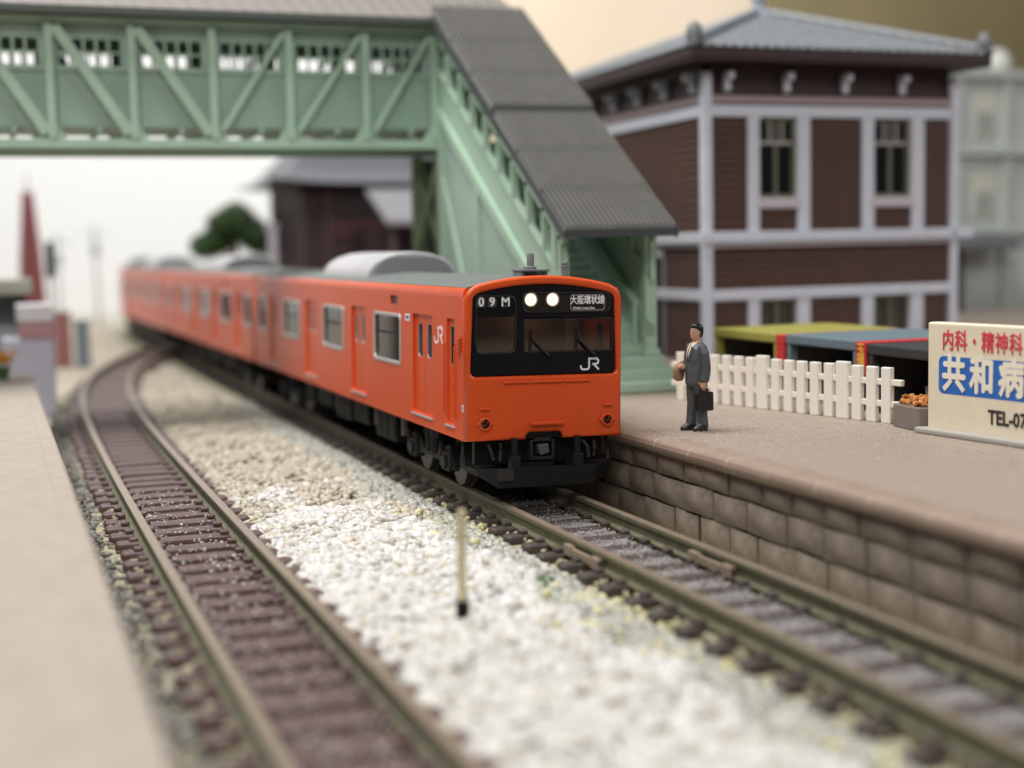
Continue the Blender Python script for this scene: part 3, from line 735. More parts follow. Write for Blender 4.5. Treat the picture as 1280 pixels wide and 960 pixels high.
# skirt, coupler, posts, step iron
SK = mat('skirt_grey', (.009, .010, .012), .5, var=.15, spec=.3)
sk = MB()
poly = [(-1.34, .60), (-.88, .27), (.88, .27), (1.32, .60)]
front = [(-1.34, .30, .62), (-1.22, .02, .60), (-.88, -.16, .60), (.88, -.16, .60), (1.22, .02, .60), (1.34, .30, .62)]
back = [(x*.98, y+.06, z) for x, y, z in front]
low = [(-1.30, .30, .52), (-1.16, .04, .46), (-.86, -.12, .27), (.86, -.12, .27), (1.16, .04, .46), (1.30, .30, .52)]
lowb = [(x*.98, y+.06, z) for x, y, z in low]
sk.loft([front, low, lowb, back, front], closed=False, cap=False)
skirt = sk.build('skirt', SK, lead)
MB().box(-.90, -.62, -.175, -.155, .40, .60).build('access_plate', mat('plate_brown', (.028,.023,.022), .5), skirt)
for x in (-.575, .555):
    MB().box(x-.05, x+.05, -.10, -.04, .58, 1.09).build('skirt_post', SK, lead)
    MB().box(x-.085, x+.085, -.17, -.02, .56, .80).build('skirt_bracket', SK, lead, bevel=.012)
for sx in (-1, 1):
    MB().tube([(sx*1.30, .32, .60), (sx*1.32, .36, .85), (sx*1.28, .42, 1.06)], [.05, .035, .03], 6).build('step_iron', SK, lead)
    MB().box(sx*1.05-.14, sx*1.05+.14, .04, .10, .62, .64).build('foot_step', UNDER2, lead)
    MB().tube([(sx*.75, .12, .98), (sx*.78, .02, .86), (sx*.80, .0, .70)], .035, 8).build('air_hose', UNDER2, lead, smooth=True)
    MB().tube([(sx*.95, .15, .98), (sx*.93, .05, .84), (sx*.90, .02, .72)], .03, 8).build('air_hose', UNDER2, lead, smooth=True)
cp = MB().box(-.22, .22, .10, .55, .68, .74).box(-.22, -.17, .10, .55, .70, 1.02).box(.17, .22, .10, .55, .70, 1.02).box(-.15, .15, .10, .5, 1.0, 1.06).box(-.22, .22, .12, .5, .98, 1.02)
cpl = cp.build('coupler', UNDER2, lead, bevel=.01)
MB().add([(-.10,.05,.94),(.09,.05,.96),(.11,.05,.80),(-.06,.05,.76),(-.10,.30,.94),(.09,.30,.96),(.11,.30,.80),(-.06,.30,.76)], [(0,1,2,3),(7,6,5,4),(0,4,5,1),(1,5,6,2),(2,6,7,3),(3,7,4,0)]).build('coupler_head', mat('coupler_grey', (.09,.09,.095), .4), cpl, bevel=.02)
MB().box(-1.15, 1.15, .28, .40, .62, 1.05).build('end_beam', RUBBER, lead)
# antenna, whistle
an = MB().box(-.26, .26, .45, .95, 3.835, 3.875).box(-.10, .10, .62, .82, 3.74, 3.835).box(-.24, -.19, .5, .9, 3.74, 3.84).box(.19, .24, .5, .9, 3.74, 3.84).build('antenna', METAL, lead, bevel=.01)
MB().lathe([(.10,3.875),(.10,3.91),(.065,3.925),(.062,4.10),(.052,4.14),(.02,4.15)], 0, .7, 14).build('mast', METAL, an, smooth=True)
a2 = MB()
for k in range(6): a2.ball((.10*math.cos(k), .7+.10*math.sin(k), 3.90), .02, 6, 5)
a2.build('bolt', METAL, an)
MB().lathe([(.055,3.68),(.055,3.90),(.075,3.905),(.075,3.935),(.055,3.94),(.055,3.96),(.07,3.965),(.065,3.995),(.02,4.0)], .47, .30, 12).build('whistle', METAL, lead, smooth=True)
lead.rotation_euler = (0, BANK, 0)

mid = car('train_carriage', 'second orange train carriage, just behind the leading one', False)
MB().box(-.6, .6, -.27, .02, 1.15, 3.35).build('gangway', UNDER, mid)
mid.location = (0, 19.78, 0); mid.rotation_euler = (0, BANK*.8, .008)
lbl = ['third orange train carriage from the front, strongly blurred', 'fourth orange train carriage, curving away in the far distance']
for k, (loc, rz) in enumerate((((-.16, 39.55, 0), .013), ((-.42, 59.3, 0), -.09))):
    c_ = copy_tree(mid); c_['label'] = lbl[k]; c_.location = loc; c_.rotation_euler = (0, BANK*.5, rz)

# ------------------------------------------------------------------ picket fence
fx0, fy0, fx1, fy1 = 4.72, 4.18, 6.02, -1.11
fd = Vector((fx1-fx0, fy1-fy0, 0)); fl = fd.length; fd.normalize()
fence = thing('picket_fence', 'small white plastic picket fence on the platform behind the man', 'fence', (fx0, fy0, PZ))
fence.rotation_euler = (0, 0, math.atan2(fd.y, fd.x))
npk = 16; sp = fl/npk
def picket_mesh(wd, h):
    me = MB().box(-wd/2, wd/2, -.055, .055, 0, h).mesh('picket', bevel=.018, seg=2); me.materials.append(FENCE); return me
pk = picket_mesh(.215, .98); pkw = picket_mesh(.285, 1.03)
for k in range(npk+1):
    wide = (npk-k) in (3, 9, 15)
    o = link('picket', pkw if wide else pk, None, fence); o.location = (k*sp, random.uniform(-.006, .006)-.01, 0 if not wide else -.0); o.rotation_euler = (0, random.uniform(-.012, .012), random.uniform(-.03, .03))
for z in (.34, .72):
    MB().box(-.30, fl+.33, -.045, .045, z-.055, z+.055).build('rail', FENCE, fence, bevel=.014)
# ------------------------------------------------------------------ sign board
sg = thing('sign_board', 'cream hospital sign board with blue panel on the platform edge at right', 'sign', (5.97, -2.43, PZ))
sg.rotation_euler = (0, 0, .118)       # local -Y runs along the board towards the camera
SL = 4.6
MB().box(-.12, .12, -SL, 0, .07, 1.83).build('board', CREAM, sg, bevel=.035, seg=3)
MB().box(-.30, .22, -SL-.1, .12, 0, .10).build('base', SBASE, sg, bevel=.03)
def sgn_part(nm, me, m_): return link(nm, me, m_, sg)
# (left axis plates use y; nearer = smaller y)
plate('blue_panel', rrect(-4.45, .68, -.26, 1.29, .10), [], .006, 'left', -.1225, SBLUE, sg)
def stext(body, size, y, z, m_, off, bold, sx=1., nm='lettering'):
    me = text_mesh(nm, body, size, 'left', y, z, off, .006, bold, sx, 'LEFT'); return link(nm, me, m_, sg)
def signline(body, size, y0, step, z, m_, off, bold, sx):
    for k, ch in enumerate(body):
        if ch != ' ': stext(ch, size, y0-k*step, z, m_, off, bold, sx)
signline('内科・精神科', .35, -.33, .285, 1.53, SRED, -.1245, .016, .78)
signline('共和病院', .62, -.34, .605, .985, mat('sign_letter_cream', (.80,.75,.62), .55), -.128, .040, .84)
stext('TEL-07', .31, -1.34, .38, SBLK, -.1245, .03, .86)
# ------------------------------------------------------------------ planter
pt = thing('planter_box', 'small grey brown planter box with orange flowers left of sign', 'planter', (6.12, -1.95, PZ)); pt.rotation_euler = (0, 0, -.1)
pb = MB().box(-.32, .34, -.45, .42, 0, .40)
pb.build('box', mat('planter_grey', (.20,.165,.145), .6, var=.1), pt, bevel=.02)
fl_ = MB(); rr = random.Random(5)
for k in range(150):
    fl_.ball((rr.uniform(-.27,.29), rr.uniform(-.38,.36), .42+rr.uniform(0,.13)), rr.uniform(.025,.05), 5, 4)
tag(fl_.build('flowers', mat('flower_orange', (.62,.25,.07), .5, island=.6), pt), kind='stuff')
# ------------------------------------------------------------------ open fronted stalls
def stall(label, col, y0, y1, x0, ztop, strip=None, dx=3.0):
    m_ = mat('stall_'+label.split()[0], col, .5, var=.08, dust=.12, bump=.3, bscale=18)
    t = thing('market_stall', label, 'stall', (x0, y0, PZ), 'row of small open fronted stalls'); L = y1-y0; H = ztop-PZ
    MB().box(0, dx, 0, L, H-.20, H).build('roof', m_, t, bevel=.035)
    for y in (.0, L-.16): MB().box(.02, .22, y+.02, y+.14, 0, H-.19).build('post', m_, t, bevel=.02)
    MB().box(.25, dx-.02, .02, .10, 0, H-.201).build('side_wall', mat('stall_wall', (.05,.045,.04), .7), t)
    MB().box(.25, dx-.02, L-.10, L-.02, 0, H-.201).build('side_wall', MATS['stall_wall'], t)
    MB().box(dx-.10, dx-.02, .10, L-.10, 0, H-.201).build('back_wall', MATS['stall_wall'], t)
    MB().box(.55, .95, .3, L*.6, 0, .55).build('counter', mat('stall_counter', (.30,.30,.36), .5), t, bevel=.02)
    if strip:
        s_ = MB().box(-.012, dx, -.34, -.004, H-.205, H-.012).build('red_strip', mat('strip_red', (.50,.035,.035), .5), t, bevel=.02)
        MB().box(-.012, .05, -.33, -.012, H-.62, H-.206).build('banner', MATS['strip_red'], s_)
        if strip != ' ':
            for k, ch in enumerate(strip):
                link('banner_lettering', text_mesh('banner_lettering', ch, .26, 'left', -.17, H-.17-.24*k, -.014, .004, .02, .95), mat('gold_print', (.75,.42,.06), .45), s_)
    return t
stall('olive roofed open stall, farthest of the stalls behind the fence', (.30,.28,.06), 3.62, 6.35, 6.6, 2.36, ' ')
stall('blue grey roofed open stall in the middle of the row', (.125,.175,.205), .74, 3.26, 6.6, 2.37, '玉博')
stall('black roofed open stall nearest, partly hidden by the sign', (.035,.036,.038), -2.1, .38, 6.6, 2.33, None)
# ------------------------------------------------------------------ footbridge stairs
SLP = .643
def zr(y): return 4.54+SLP*(y-5.5)
st = thing('footbridge_stairs', 'green covered staircase with corrugated grey roof rising behind the train', 'staircase')
XL, XR = 2.98, 5.10
for k, (y, z1, xa, xb) in enumerate(((5.75, 1.30, 2.45, 5.66), (6.02, 1.55, 2.58, 5.52), (6.30, 1.80, 2.70, 5.40))):
    MB().box(xa, xb, y, 7.0-k*.0-.002*k, PZ+.002, z1).build('base_step', GREEN, st, bevel=.05, seg=3)
rise, tread = .2, .2/.63
sm = shared(MB().box(XL+.12, XR-.12, 0, tread+.06, -.16, 0).mesh('step', bevel=.015, seg=1), GREEN)
y, z = 6.58, 2.0
while z < 7.1:
    o = link('step', sm, None, st); o.location = (0, y, z); y += tread; z += rise
MB().add(*prism_x([(6.6, 1.9), (14.9, 1.9+.63*8.3), (14.9, 1.7+.63*8.3), (6.6, 1.7)], XL+.05, XR-.05)).build('flight_slab', GREEN2, st)
def band(a, b_, y0, y1, extra=()): return [(y0, zr(y0)-a), (y1, zr(y1)-a), (y1, zr(y1)-b_), (y0, zr(y0)-b_)]
for X, off in ((XL, XL-.05), (XR, XR-.05)):
    holes = []
    yy = 6.32
    while yy < 14.2:
        holes.append([(yy, zr(yy)-.70), (yy+.70, zr(yy+.70)-.70), (yy+.70, zr(yy+.70)-1.36), (yy, zr(yy)-1.36)]); yy += .95
    if X == XR: holes = []
    w_ = plate('side_wall', band(.30, 2.45 if X == XL else 3.40, 6.55 if X == XR else 6.0, 14.85), holes, .06, 'left', off, GREEN2 if X == XR else GREEN, st)
    # framing proud of the wall
    s2 = -1 if X == XL else 1
    xo = X-.10 if X == XL else X+.03
    MB().bar((X-.09*1, 5.95, zr(5.95)-.44), (X-.09, 14.8, zr(14.8)-.44), .07, .26).build('top_beam', GREEN, st)
    MB().bar((X-.09, 6.2, zr(6.2)-2.58), (X-.09, 14.8, zr(14.8)-2.58), .10, .26).build('stringer', GREEN, st)
    yy = 6.20; k = 0
    while yy < 14.6:
        MB().box(X-.125, X-.052, yy-.07, yy+.07, zr(yy)-1.5, zr(yy)-.5).build('post', GREEN, st)
        MB().bar((X-.095, yy+.05, zr(yy+.05)-1.44), (X-.095, yy+.85, zr(yy+.85)-1.44), .06, .10).build('handrail', GREEN, st)
        yy += .95; k += 1
    MB().box(X-.15, X+.13, 6.36, 6.62, 1.801, zr(6.4)-.13).build('column', GREEN, st, bevel=.02)
    MB().box(X-.20, X+.18, 6.31, 6.67, 1.802, 1.95).build('column_base', GREEN, st, bevel=.02)
MB().box(XL-.02, XR+.02, 6.45, 6.55, zr(6.4)-.42, zr(6.4)-.16).build('lintel', GREEN, st)
# inner handrail seen through the entrance
MB().bar((XR-.25, 6.7, 2.95), (XR-.25, 9.2, 2.95+SLP*2.5), .07, .10).build('inner_rail', GREEN, st)
MB().box(XR-.29, XR-.21, 6.68, 6.78, 2.0, 3.0).build('rail_post', GREEN, st)
# wall of boards under the upper flight, with diagonal struts
lw = MB(); yy = 6.66
while yy < 14.7:
    zt = zr(yy)-2.72; lw.box(XL-.02, XL+.04, yy, yy+.40, PZ, zt); yy += .42
lw.build('lower_wall', GREEN2, st)
for a, b_ in (((11.7, 1.1), (14.6, 6.2)),):
    MB().bar((XL-.06, a[0], a[1]), (XL-.06, b_[0], b_[1]), .07, .16).build('strut', GREEN, st)
for y in (8.7, 11.65, 14.6): MB().box(XL-.12, XL-.022, y-.12, y+.12, PZ, zr(y)-2.7).build('wall_post', GREEN, st)
# corrugated roof sheets
def sheet_mesh(y0, y1, dz, x0=2.70, x1=5.29, n=21):
    mb = MB(); P = (x1-x0)/n; top = []
    prof = []
    for k in range(n):
        for u, h in ((0,.0),(.42,.0),(.47,.14),(.80,.14),(.94,.0)): prof.append((x0+(k+u)*P, h))
    prof.append((x1, 0))
    pf = [(x, h) for x, h in prof]+[(x1, -.05), (x0, -.05)]
    mb.loft([[(x, y, zr(y)+dz+h) for x, h in pf] for y in (y0, y1)])
    return mb.mesh('roof_sheet')
ys_ = [5.5, 6.95, 8.40, 9.92, 11.45, 12.95, 14.55]
for k in range(6):
    lift = (.0 if k < 3 else .16)+.02*(k % 3)
    link('roof_sheet', sheet_mesh(ys_[k]-(.08 if k else 0), ys_[k+1], lift), STROOF, st)
for y, dz, nm in ((5.5, 0, 'eave_edge'), (9.84, .16, 'eave_edge')):
    MB().box(2.69, 5.30, y-.055, y-.004, zr(y)+dz-.12, zr(y)+dz+.055).build(nm, STROOFD, st)
for k in (1, 2, 4, 5):
    y = ys_[k]-.085; dz = (.0 if k < 3 else .16)+.02*(k % 3)
    MB().box(2.72, 5.27, y-.03, y-.002, zr(y)+dz-.06, zr(y)+dz+.06).build('lap_edge', STROOFD, st)
for x in (2.685, 5.305): MB().bar((x, 5.46, zr(5.46)-.05), (x, 14.5, zr(14.5)-.05), .03, .20).build('verge_board', STROOFD, st)
MB().add(*prism_x([(5.6, zr(5.6)-.12), (14.5, zr(14.5)-.12), (14.5, zr(14.5)-.16), (5.6, zr(5.6)-.16)], 2.75, 5.25)).build('soffit', GREEN2, st)
# support tower under the bridge end
tw = thing('bridge_support_tower', 'green post and lattice support tower under the bridge end', 'bridge support')
for x in (3.1, 5.0):
    for y in (15.2, 17.5): MB().box(x-.15, x+.15, y-.15, y+.15, PZ, 6.85).build('post', mat('tower_green', (.20,.28,.15), .55), tw)
for x in (3.1, 5.0):
    for z0, z1 in ((1.2, 3.9), (3.9, 6.6)):
        MB().bar((x, 15.2, z0), (x, 17.5, z1), .10, .14).build('brace', MATS['tower_green'], tw); MB().bar((x-.11, 15.2, z1), (x-.11, 17.5, z0), .10, .14).build('brace', MATS['tower_green'], tw)
for y in (15.2, 17.5):
    MB().bar((3.1, y-.0, 1.3), (5.0, y, 4.0), .12, .14).build('brace', MATS['tower_green'], tw); MB().bar((3.1, y-.13, 6.6), (5.0, y-.13, 3.9), .12, .14).build('brace', MATS['tower_green'], tw)
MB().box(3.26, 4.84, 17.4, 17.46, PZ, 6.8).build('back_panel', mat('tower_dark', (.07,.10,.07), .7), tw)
# ------------------------------------------------------------------ footbridge
br = thing('footbridge', 'pale green covered truss footbridge spanning the tracks', 'footbridge', (0, 0, 0))
BY0, BY1 = 14.95, 17.75
posts = [-17.0, -15.0, -13.0, -10.85, -8.85, -6.92, -4.97, -3.0, -1.06, .95, 2.82]
for Yf, sgn in ((BY0, -1), (BY1, 1)):
    yo = Yf+sgn*.10
    MB().box(-17.4, 5.2, min(yo, yo+sgn*.16), max(yo, yo+sgn*.16), 6.90, 7.13).build('bottom_chord', GREEN, br, bevel=.02)
    MB().box(-17.4, 5.2, min(yo, yo+sgn*.13), max(yo, yo+sgn*.13), 9.93, 10.10).build('top_chord', GREEN, br, bevel=.02)
    for k, x in enumerate(posts):
        MB().box(x-.10, x+.10, min(yo+sgn*.02, yo+sgn*.19), max(yo+sgn*.02, yo+sgn*.19), 7.131, 9.93).build('truss_post', GREEN, br, bevel=.025)
        MB().add(*([(x-.34, yo+sgn*.03, 7.132), (x+.34, yo+sgn*.03, 7.132), (x+.12, yo+sgn*.03, 7.50), (x-.12, yo+sgn*.03, 7.50), (x-.34, yo+sgn*.06, 7.132), (x+.34, yo+sgn*.06, 7.132), (x+.12, yo+sgn*.06, 7.50), (x-.12, yo+sgn*.06, 7.50)], [(0,1,2,3),(7,6,5,4),(0,4,5,1),(1,5,6,2),(2,6,7,3),(3,7,4,0)])).build('gusset', GREEN, br)
        if k < len(posts)-1:
            x2 = posts[k+1]
            if x2 <= -2.9: MB().bar((x+.14, yo+sgn*.12, 9.85), (x2-.12, yo+sgn*.12, 7.25), .13, .26).build('truss_diagonal', GREEN, br, bevel=.02)
            else: MB().bar((x+.20, yo+sgn*.12, 7.35), (x2-.12, yo+sgn*.12, 9.85), .09, .13).build('truss_diagonal', GREEN, br, bevel=.015)
    # wall panels with window openings
    for k in range(len(posts)-1):
        x, x2 = posts[k]+.02, posts[k+1]-.02; zb_ = 7.47 if sgn < 0 else 8.1
        L = x2-x; h1 = rrect(x+.22, 8.93, x2-.22, 9.58, .02, 1)
        pn = plate('wall_panel', [(x, zb_), (x2, zb_), (x2, 9.92), (x, 9.92)], [h1], .05, 'front', Yf+.025, GREEN2, br)
        gr = MB()
        for j in range(1, 12):
            xg = x+L*j/12; gr.box(xg-.012, xg+.012, Yf-.037, Yf-.0255, zb_+.03, 8.80)
        gr.build('batten', GREEN2, pn)
        MB().box(x, x2, Yf-.06, Yf-.0255, 8.80, 8.90).build('sill', GREEN, pn)
        mu = MB()
        for j in range(1, 5):
            xm = x+.22+(L-.44)*j/5; mu.box(xm-.03, xm+.03, Yf-.01, Yf+.02, 8.93, 9.58)
        mu.box(x+.22, x2-.22, Yf-.012, Yf+.022, 9.22, 9.27)
        mu.build('mullion', GREEN, pn)
MB().box(-17.4, 5.2, BY0+.03, BY1-.03, 7.44, 7.52).build('deck', GREEN2, br)
for x in np.arange(-16.8, 5, 1.0): MB().box(float(x)-.06, float(x)+.06, BY0-.06, BY1+.06, 7.30, 7.435).build('cross_beam', GREEN2, br)
MB().box(2.84, 5.2, BY0-.02, BY0+.03, 9.35, 9.92).build('end_panel', GREEN2, br)
MB().box(2.84, 5.2, BY1-.03, BY1+.02, 7.45, 9.92).build('end_panel', GREEN2, br)
MB().box(5.16, 5.21, BY0+.04, BY1-.04, 7.45, 9.92).build('end_panel', GREEN2, br)
rf = MB(); yc = (BY0+BY1)/2
prof3 = [(14.30, 10.24), (yc, 11.25), (BY1+.65, 10.24), (BY1+.65, 10.10), (yc, 11.08), (14.30, 10.10)]
vs, fs = prism_x(prof3, -17.8, 5.32); rf.add(vs, fs); rf.build('roof', BRROOF, br)
MB().box(-17.82, 5.34, 14.22, 14.297, 10.08, 10.26).build('eave_board', mat('eave_dark', (.075,.085,.075), .6), br)
for k in range(52):
    x = -17.6+k*.44
    if x < 5.2: MB().bar((x, 14.35, 10.275), (x, yc-.05, 11.25), .05, .035).build('roof_rib', BRROOF, br)

# ------------------------------------------------------------------ brown two storey building
bd = thing('station_building', 'two storey brown clapboard building with pale trim and tiled hip roof', 'building')
X0, X1, Y0, Y1 = 9.45, 17.30, 12.0, 20.0
def clap(name, a, b_, z0, z1, side, parent, pitch=.20):
    """rows of lapped boards between a and b_ along the wall"""
    mb = MB(); z = z0
    while z < z1-.01:
        zt = min(z+pitch, z1)
        if side == 'front': mb.add([(a,Y0+.05,z),(b_,Y0+.05,z),(b_,Y0-.075,z),(a,Y0-.075,z),(a,Y0+.05,zt),(b_,Y0+.05,zt),(b_,Y0-.006,zt),(a,Y0-.006,zt)], [(0,1,2,3),(4,7,6,5),(3,2,6,7),(0,4,5,1),(0,3,7,4),(1,5,6,2)])
        else: mb.add([(X0+.05,a,z),(X0+.05,b_,z),(X0-.075,b_,z),(X0-.075,a,z),(X0+.05,a,zt),(X0+.05,b_,zt),(X0-.006,b_,zt),(X0-.006,a,zt)], [(0,1,2,3),(4,7,6,5),(3,2,6,7),(0,4,5,1),(0,3,7,4),(1,5,6,2)])
        z = zt
    return mb.build(name, BROWN, parent)
MB().box(X0+.06, X1-.06, Y0+.45, Y1, PZ, 8.9).build('core', DARK, bd)
W1 = (11.02, 12.19); W2 = (14.64, 15.87)
for a, c in ((X0+.14, 10.66), (12.59, 14.24), (16.29, X1-.2)):
    clap('siding', a, c, 4.54, 7.58, 'front', bd); clap('siding', a, c, PZ, 2.70, 'front', bd)
for a, c in ((10.66, 12.59), (14.24, 16.29)): clap('siding', a+.36, c-.36, 4.54, 5.15, 'front', bd); clap('siding', a+.36, c-.36, PZ, 1.3, 'front', bd)
clap('siding', X0+.14, X1-.14, 2.99, 4.11, 'front', bd)
clap('siding', Y0+.2, Y1-.2, 4.54, 7.58, 'side', bd); clap('siding', Y0+.2, 14.5, PZ, 4.11, 'side', bd); clap('siding', 16.2, Y1-.2, PZ, 4.11, 'side', bd)
for x in (X0, X1):
    MB().box(x-.13, x+.13, Y0-.15, Y0+.13, PZ, 8.75).build('corner_pilaster', LILAC, bd, bevel=.03)
MB().box(X0-.13, X0+.13, Y1-.38, Y1, PZ, 8.75).build('corner_pilaster', LILAC, bd, bevel=.03)
def hband(z0, z1, pr, m_, nm):
    MB().box(X0+.132, X1-.132, Y0-pr, Y0+.02, z0, z1).build(nm, m_, bd, bevel=.02)
    MB().box(X0-pr, X0+.02, Y0+.132, Y1-.382, z0, z1).build(nm, m_, bd, bevel=.02)
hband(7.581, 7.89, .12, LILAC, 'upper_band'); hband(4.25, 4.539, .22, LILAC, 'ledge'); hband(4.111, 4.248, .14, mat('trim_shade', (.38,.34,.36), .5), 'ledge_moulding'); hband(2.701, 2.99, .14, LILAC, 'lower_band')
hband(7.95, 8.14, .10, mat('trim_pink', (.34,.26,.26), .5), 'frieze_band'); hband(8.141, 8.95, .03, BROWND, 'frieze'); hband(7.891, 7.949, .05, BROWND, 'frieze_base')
MB().box(X0-.34, X0+.02, Y0-.34, Y0-.20, 4.25, 4.54).build('ledge_end', LILAC, bd, bevel=.02)
MB().box(X1-.02, X1+.50, Y0-.34, Y0-.20, 4.25, 4.54).build('ledge_end', LILAC, bd, bevel=.02)
for (a, c), (fa, fc) in ((W1, (10.66, 12.59)), (W2, (14.24, 16.29))):
    for z0, z1, sill in ((5.45, 7.58, 5.15), (1.3, 2.70, None)):
        wn = thing_part('window', bd, (0, 0, 0))
        jm = MB().box(fa, a, Y0-.11, Y0+.06, 4.541 if sill else 1.06, z1-.002).build('jamb', LILAC, wn, bevel=.02)
        MB().box(c, fc, Y0-.11, Y0+.06, 4.541 if sill else 1.06, z1-.002).build('jamb', LILAC, wn, bevel=.02)
        MB().box(a-.08, c+.08, Y0-.15, Y0+.06, z0-.30 if sill else 1.2, z0-.02 if sill else 1.35).build('sill', mat('sill_grey', (.52,.48,.52), .5), wn, bevel=.02)
        OL = mat('window_olive', (.15,.145,.10), .6)
        sa = MB().box(a, a+.09, Y0+.04, Y0+.12, z0-.02, z1).box(c-.09, c, Y0+.04, Y0+.12, z0-.02, z1).box(a+.09, c-.09, Y0+.04, Y0+.12, z1-.10, z1-.001).box(a+.09, c-.09, Y0+.04, Y0+.12, z0-.019, z0+.08).box((a+c)/2-.05, (a+c)/2+.05, Y0+.05, Y0+.11, z0+.08, z1-.10)
        sa.build('sash', OL, wn)
        if sill:
            tb = MB().box(a+.09, c-.09, Y0+.035, Y0+.115, z1-.72, z1-.62)
            for f in (.33, .67): tb.box(a+(c-a)*f-.03, a+(c-a)*f+.03, Y0+.03, Y0+.11, z1-.62, z1-.10)
            tb.build('transom', mat('transom_grey', (.33,.32,.30), .5), wn)
        MB().box(a, c, Y0+.125, Y0+.135, z0-.02, z1).build('pane', WGLASS, wn)
        MB().box(a+.05, a+.05+(c-a)*.28, Y0+.25, Y0+.28, z0, z1-.1).build('curtain', mat('curtain_cream', (.30,.28,.20), .7), wn)
# dark opening with pale rail on the side, ground floor
sd = thing_part('side_entrance', bd, (0, 0, 0))
for z in (2.72, 3.9): MB().box(X0-.10, X0-.04, 14.5, 16.2, z, z+.2).build('rail', LILAC, sd)
for y in (14.45, 15.3, 16.2): MB().box(X0-.09, X0-.03, y-.08, y+.08, PZ, 3.9).build('post', mat('post_grey', (.25,.24,.27), .5), sd)
# brackets
bmf = MB().add(*prism_x([(-.0,.08),(-.09,.08),(-.17,.14),(-.19,.22),(-.14,.30),(-.20,.36),(-.33,.40),(-.40,.49),(-.37,.58),(-.26,.62),(0,.62)], -.08, .08)).mesh('bracket', bevel=.015, seg=1); bmf.materials.append(LILAC)
for x in (10.04, 11.85, 13.68, 15.52, 17.20):
    o = link('bracket', bmf, None, bd); o.location = (x, Y0-.031, 8.15)
for y in (12.5, 14.2, 15.9, 17.6, 19.3):
    o = link('bracket', bmf, mat('bracket_grey', (.30,.28,.29), .5) if False else None, bd); o.location = (X0-.031, y, 8.15); o.rotation_euler = (0, 0, -math.pi/2)
# eaves and hip roof
EX0, EX1, EY0, EY1 = X0-.80, X1+.62, Y0-.85, Y1+.8
PK = ((X0+X1)/2, 16.0, 11.02); EZ = 9.30
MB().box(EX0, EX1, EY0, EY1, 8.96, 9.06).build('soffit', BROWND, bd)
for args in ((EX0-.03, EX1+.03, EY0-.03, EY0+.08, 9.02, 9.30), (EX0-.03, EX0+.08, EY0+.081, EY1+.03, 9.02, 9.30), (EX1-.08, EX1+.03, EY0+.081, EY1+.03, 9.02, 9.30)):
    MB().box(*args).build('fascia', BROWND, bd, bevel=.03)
rfm = MB().add([(EX0-.06,EY0-.06,EZ),(EX1+.06,EY0-.06,EZ),(EX1+.06,EY1+.06,EZ),(EX0-.06,EY1+.06,EZ),PK,(PK[0],PK[1],9.1)], [(0,1,4),(1,2,4),(2,3,4),(3,0,4),(1,0,5),(2,1,5),(3,2,5),(0,3,5)])
rof = rfm.build('roof', TILE, bd)
cn = [(EX0-.06,EY0-.06,EZ),(EX1+.06,EY0-.06,EZ),(EX1+.06,EY1+.06,EZ),(EX0-.06,EY1+.06,EZ)]
rb_ = MB()
pk = Vector(PK)
for i in (0, 3):
    a, c = Vector(cn[i]), Vector(cn[(i+1) % 4]); N_ = 30
    for k in range(1, N_):
        t = k/N_; p = a.lerp(c, t); f = min(t, 1-t)*2      # rib runs up the slope until it meets the hip
        mid_ = (a+c)/2; up = (pk-mid_)*f
        rb_.tube([p+Vector((0,0,.02)), p+up+Vector((0,0,.02))], .055, 5, cap=False)
rb_.build('tile_rib', TILE, rof)
for c in cn:
    MB().tube([Vector(c)+Vector((0,0,.10)), pk+Vector((0,0,.08))], .13, 8).build('hip_ridge', TILE, rof)
    d = (pk-Vector(c)); d.z = 0; d.normalize()
    MB().ball(tuple(Vector(c)+d*.25+Vector((0,0,.30))), (.22, .22, .34), 12, 9).build('ridge_end', mat('ornament_grey', (.14,.15,.155), .5), rof, smooth=True)
MB().lathe([(.42,-.15),(.36,.08),(.18,.14),(.16,.36),(.24,.44),(.18,.6),(.05,.8)], PK[0], PK[1], 14, PK[2]).build('finial', mat('finial_blue', (.30,.35,.44), .4), rof, smooth=True)

# ------------------------------------------------------------------ pale building at the far right
pb2 = thing('concrete_building', 'pale grey green building at the right edge, blurred', 'building', (26.3, 30, PZ)); pb2.scale = (1.4, 1.4, 1.28)
PAL = mat('pale_concrete', (.46,.49,.465), .6, var=.08, vscale=.5)
MB().box(0, 9, 0, 8, 0, 8.0).build('wall', PAL, pb2)
for z in (2.6, 5.3, 7.9): MB().box(-.15, 9.2, -.25, -.001, z, z+.25).build('ledge', mat('pale_ledge', (.46,.50,.46), .6), pb2)
for x in (-.06, 1.65, 3.4, 5.2): MB().box(x, x+.22, -.16, -.002, 0, 8.0).build('pilaster', MATS['pale_ledge'], pb2)
for x in (.55, 2.35, 4.1):
    for z in (3.2, 5.9):
        wv = MB().box(x, x+.85, -.06, -.003, z, z+1.5).build('window', mat('pale_window', (.54,.54,.46), .5), pb2); MB().box(x+.12, x+.73, -.08, -.061, z+.12, z+.85).build('pane', mat('far_pane', (.33,.35,.33), .3), wv)
MB().box(.3, 3.6, -.30, -.004, 0, 2.3).build('shopfront', mat('shop_dark', (.07,.06,.05), .6), pb2)
MB().add(*prism_x([(-1.2, 2.25), (0, 2.75), (0, 2.6), (-1.2, 2.1)], .1, 5.0)).build('awning', mat('awning_dark', (.10,.105,.115), .5), pb2)
for x in (4.6, 5.6): MB().ball((x, .8, 8.45), (.52, .52, .6), 14, 10).build('dome', mat('dome_white', (.66,.66,.62), .4), pb2, smooth=True)

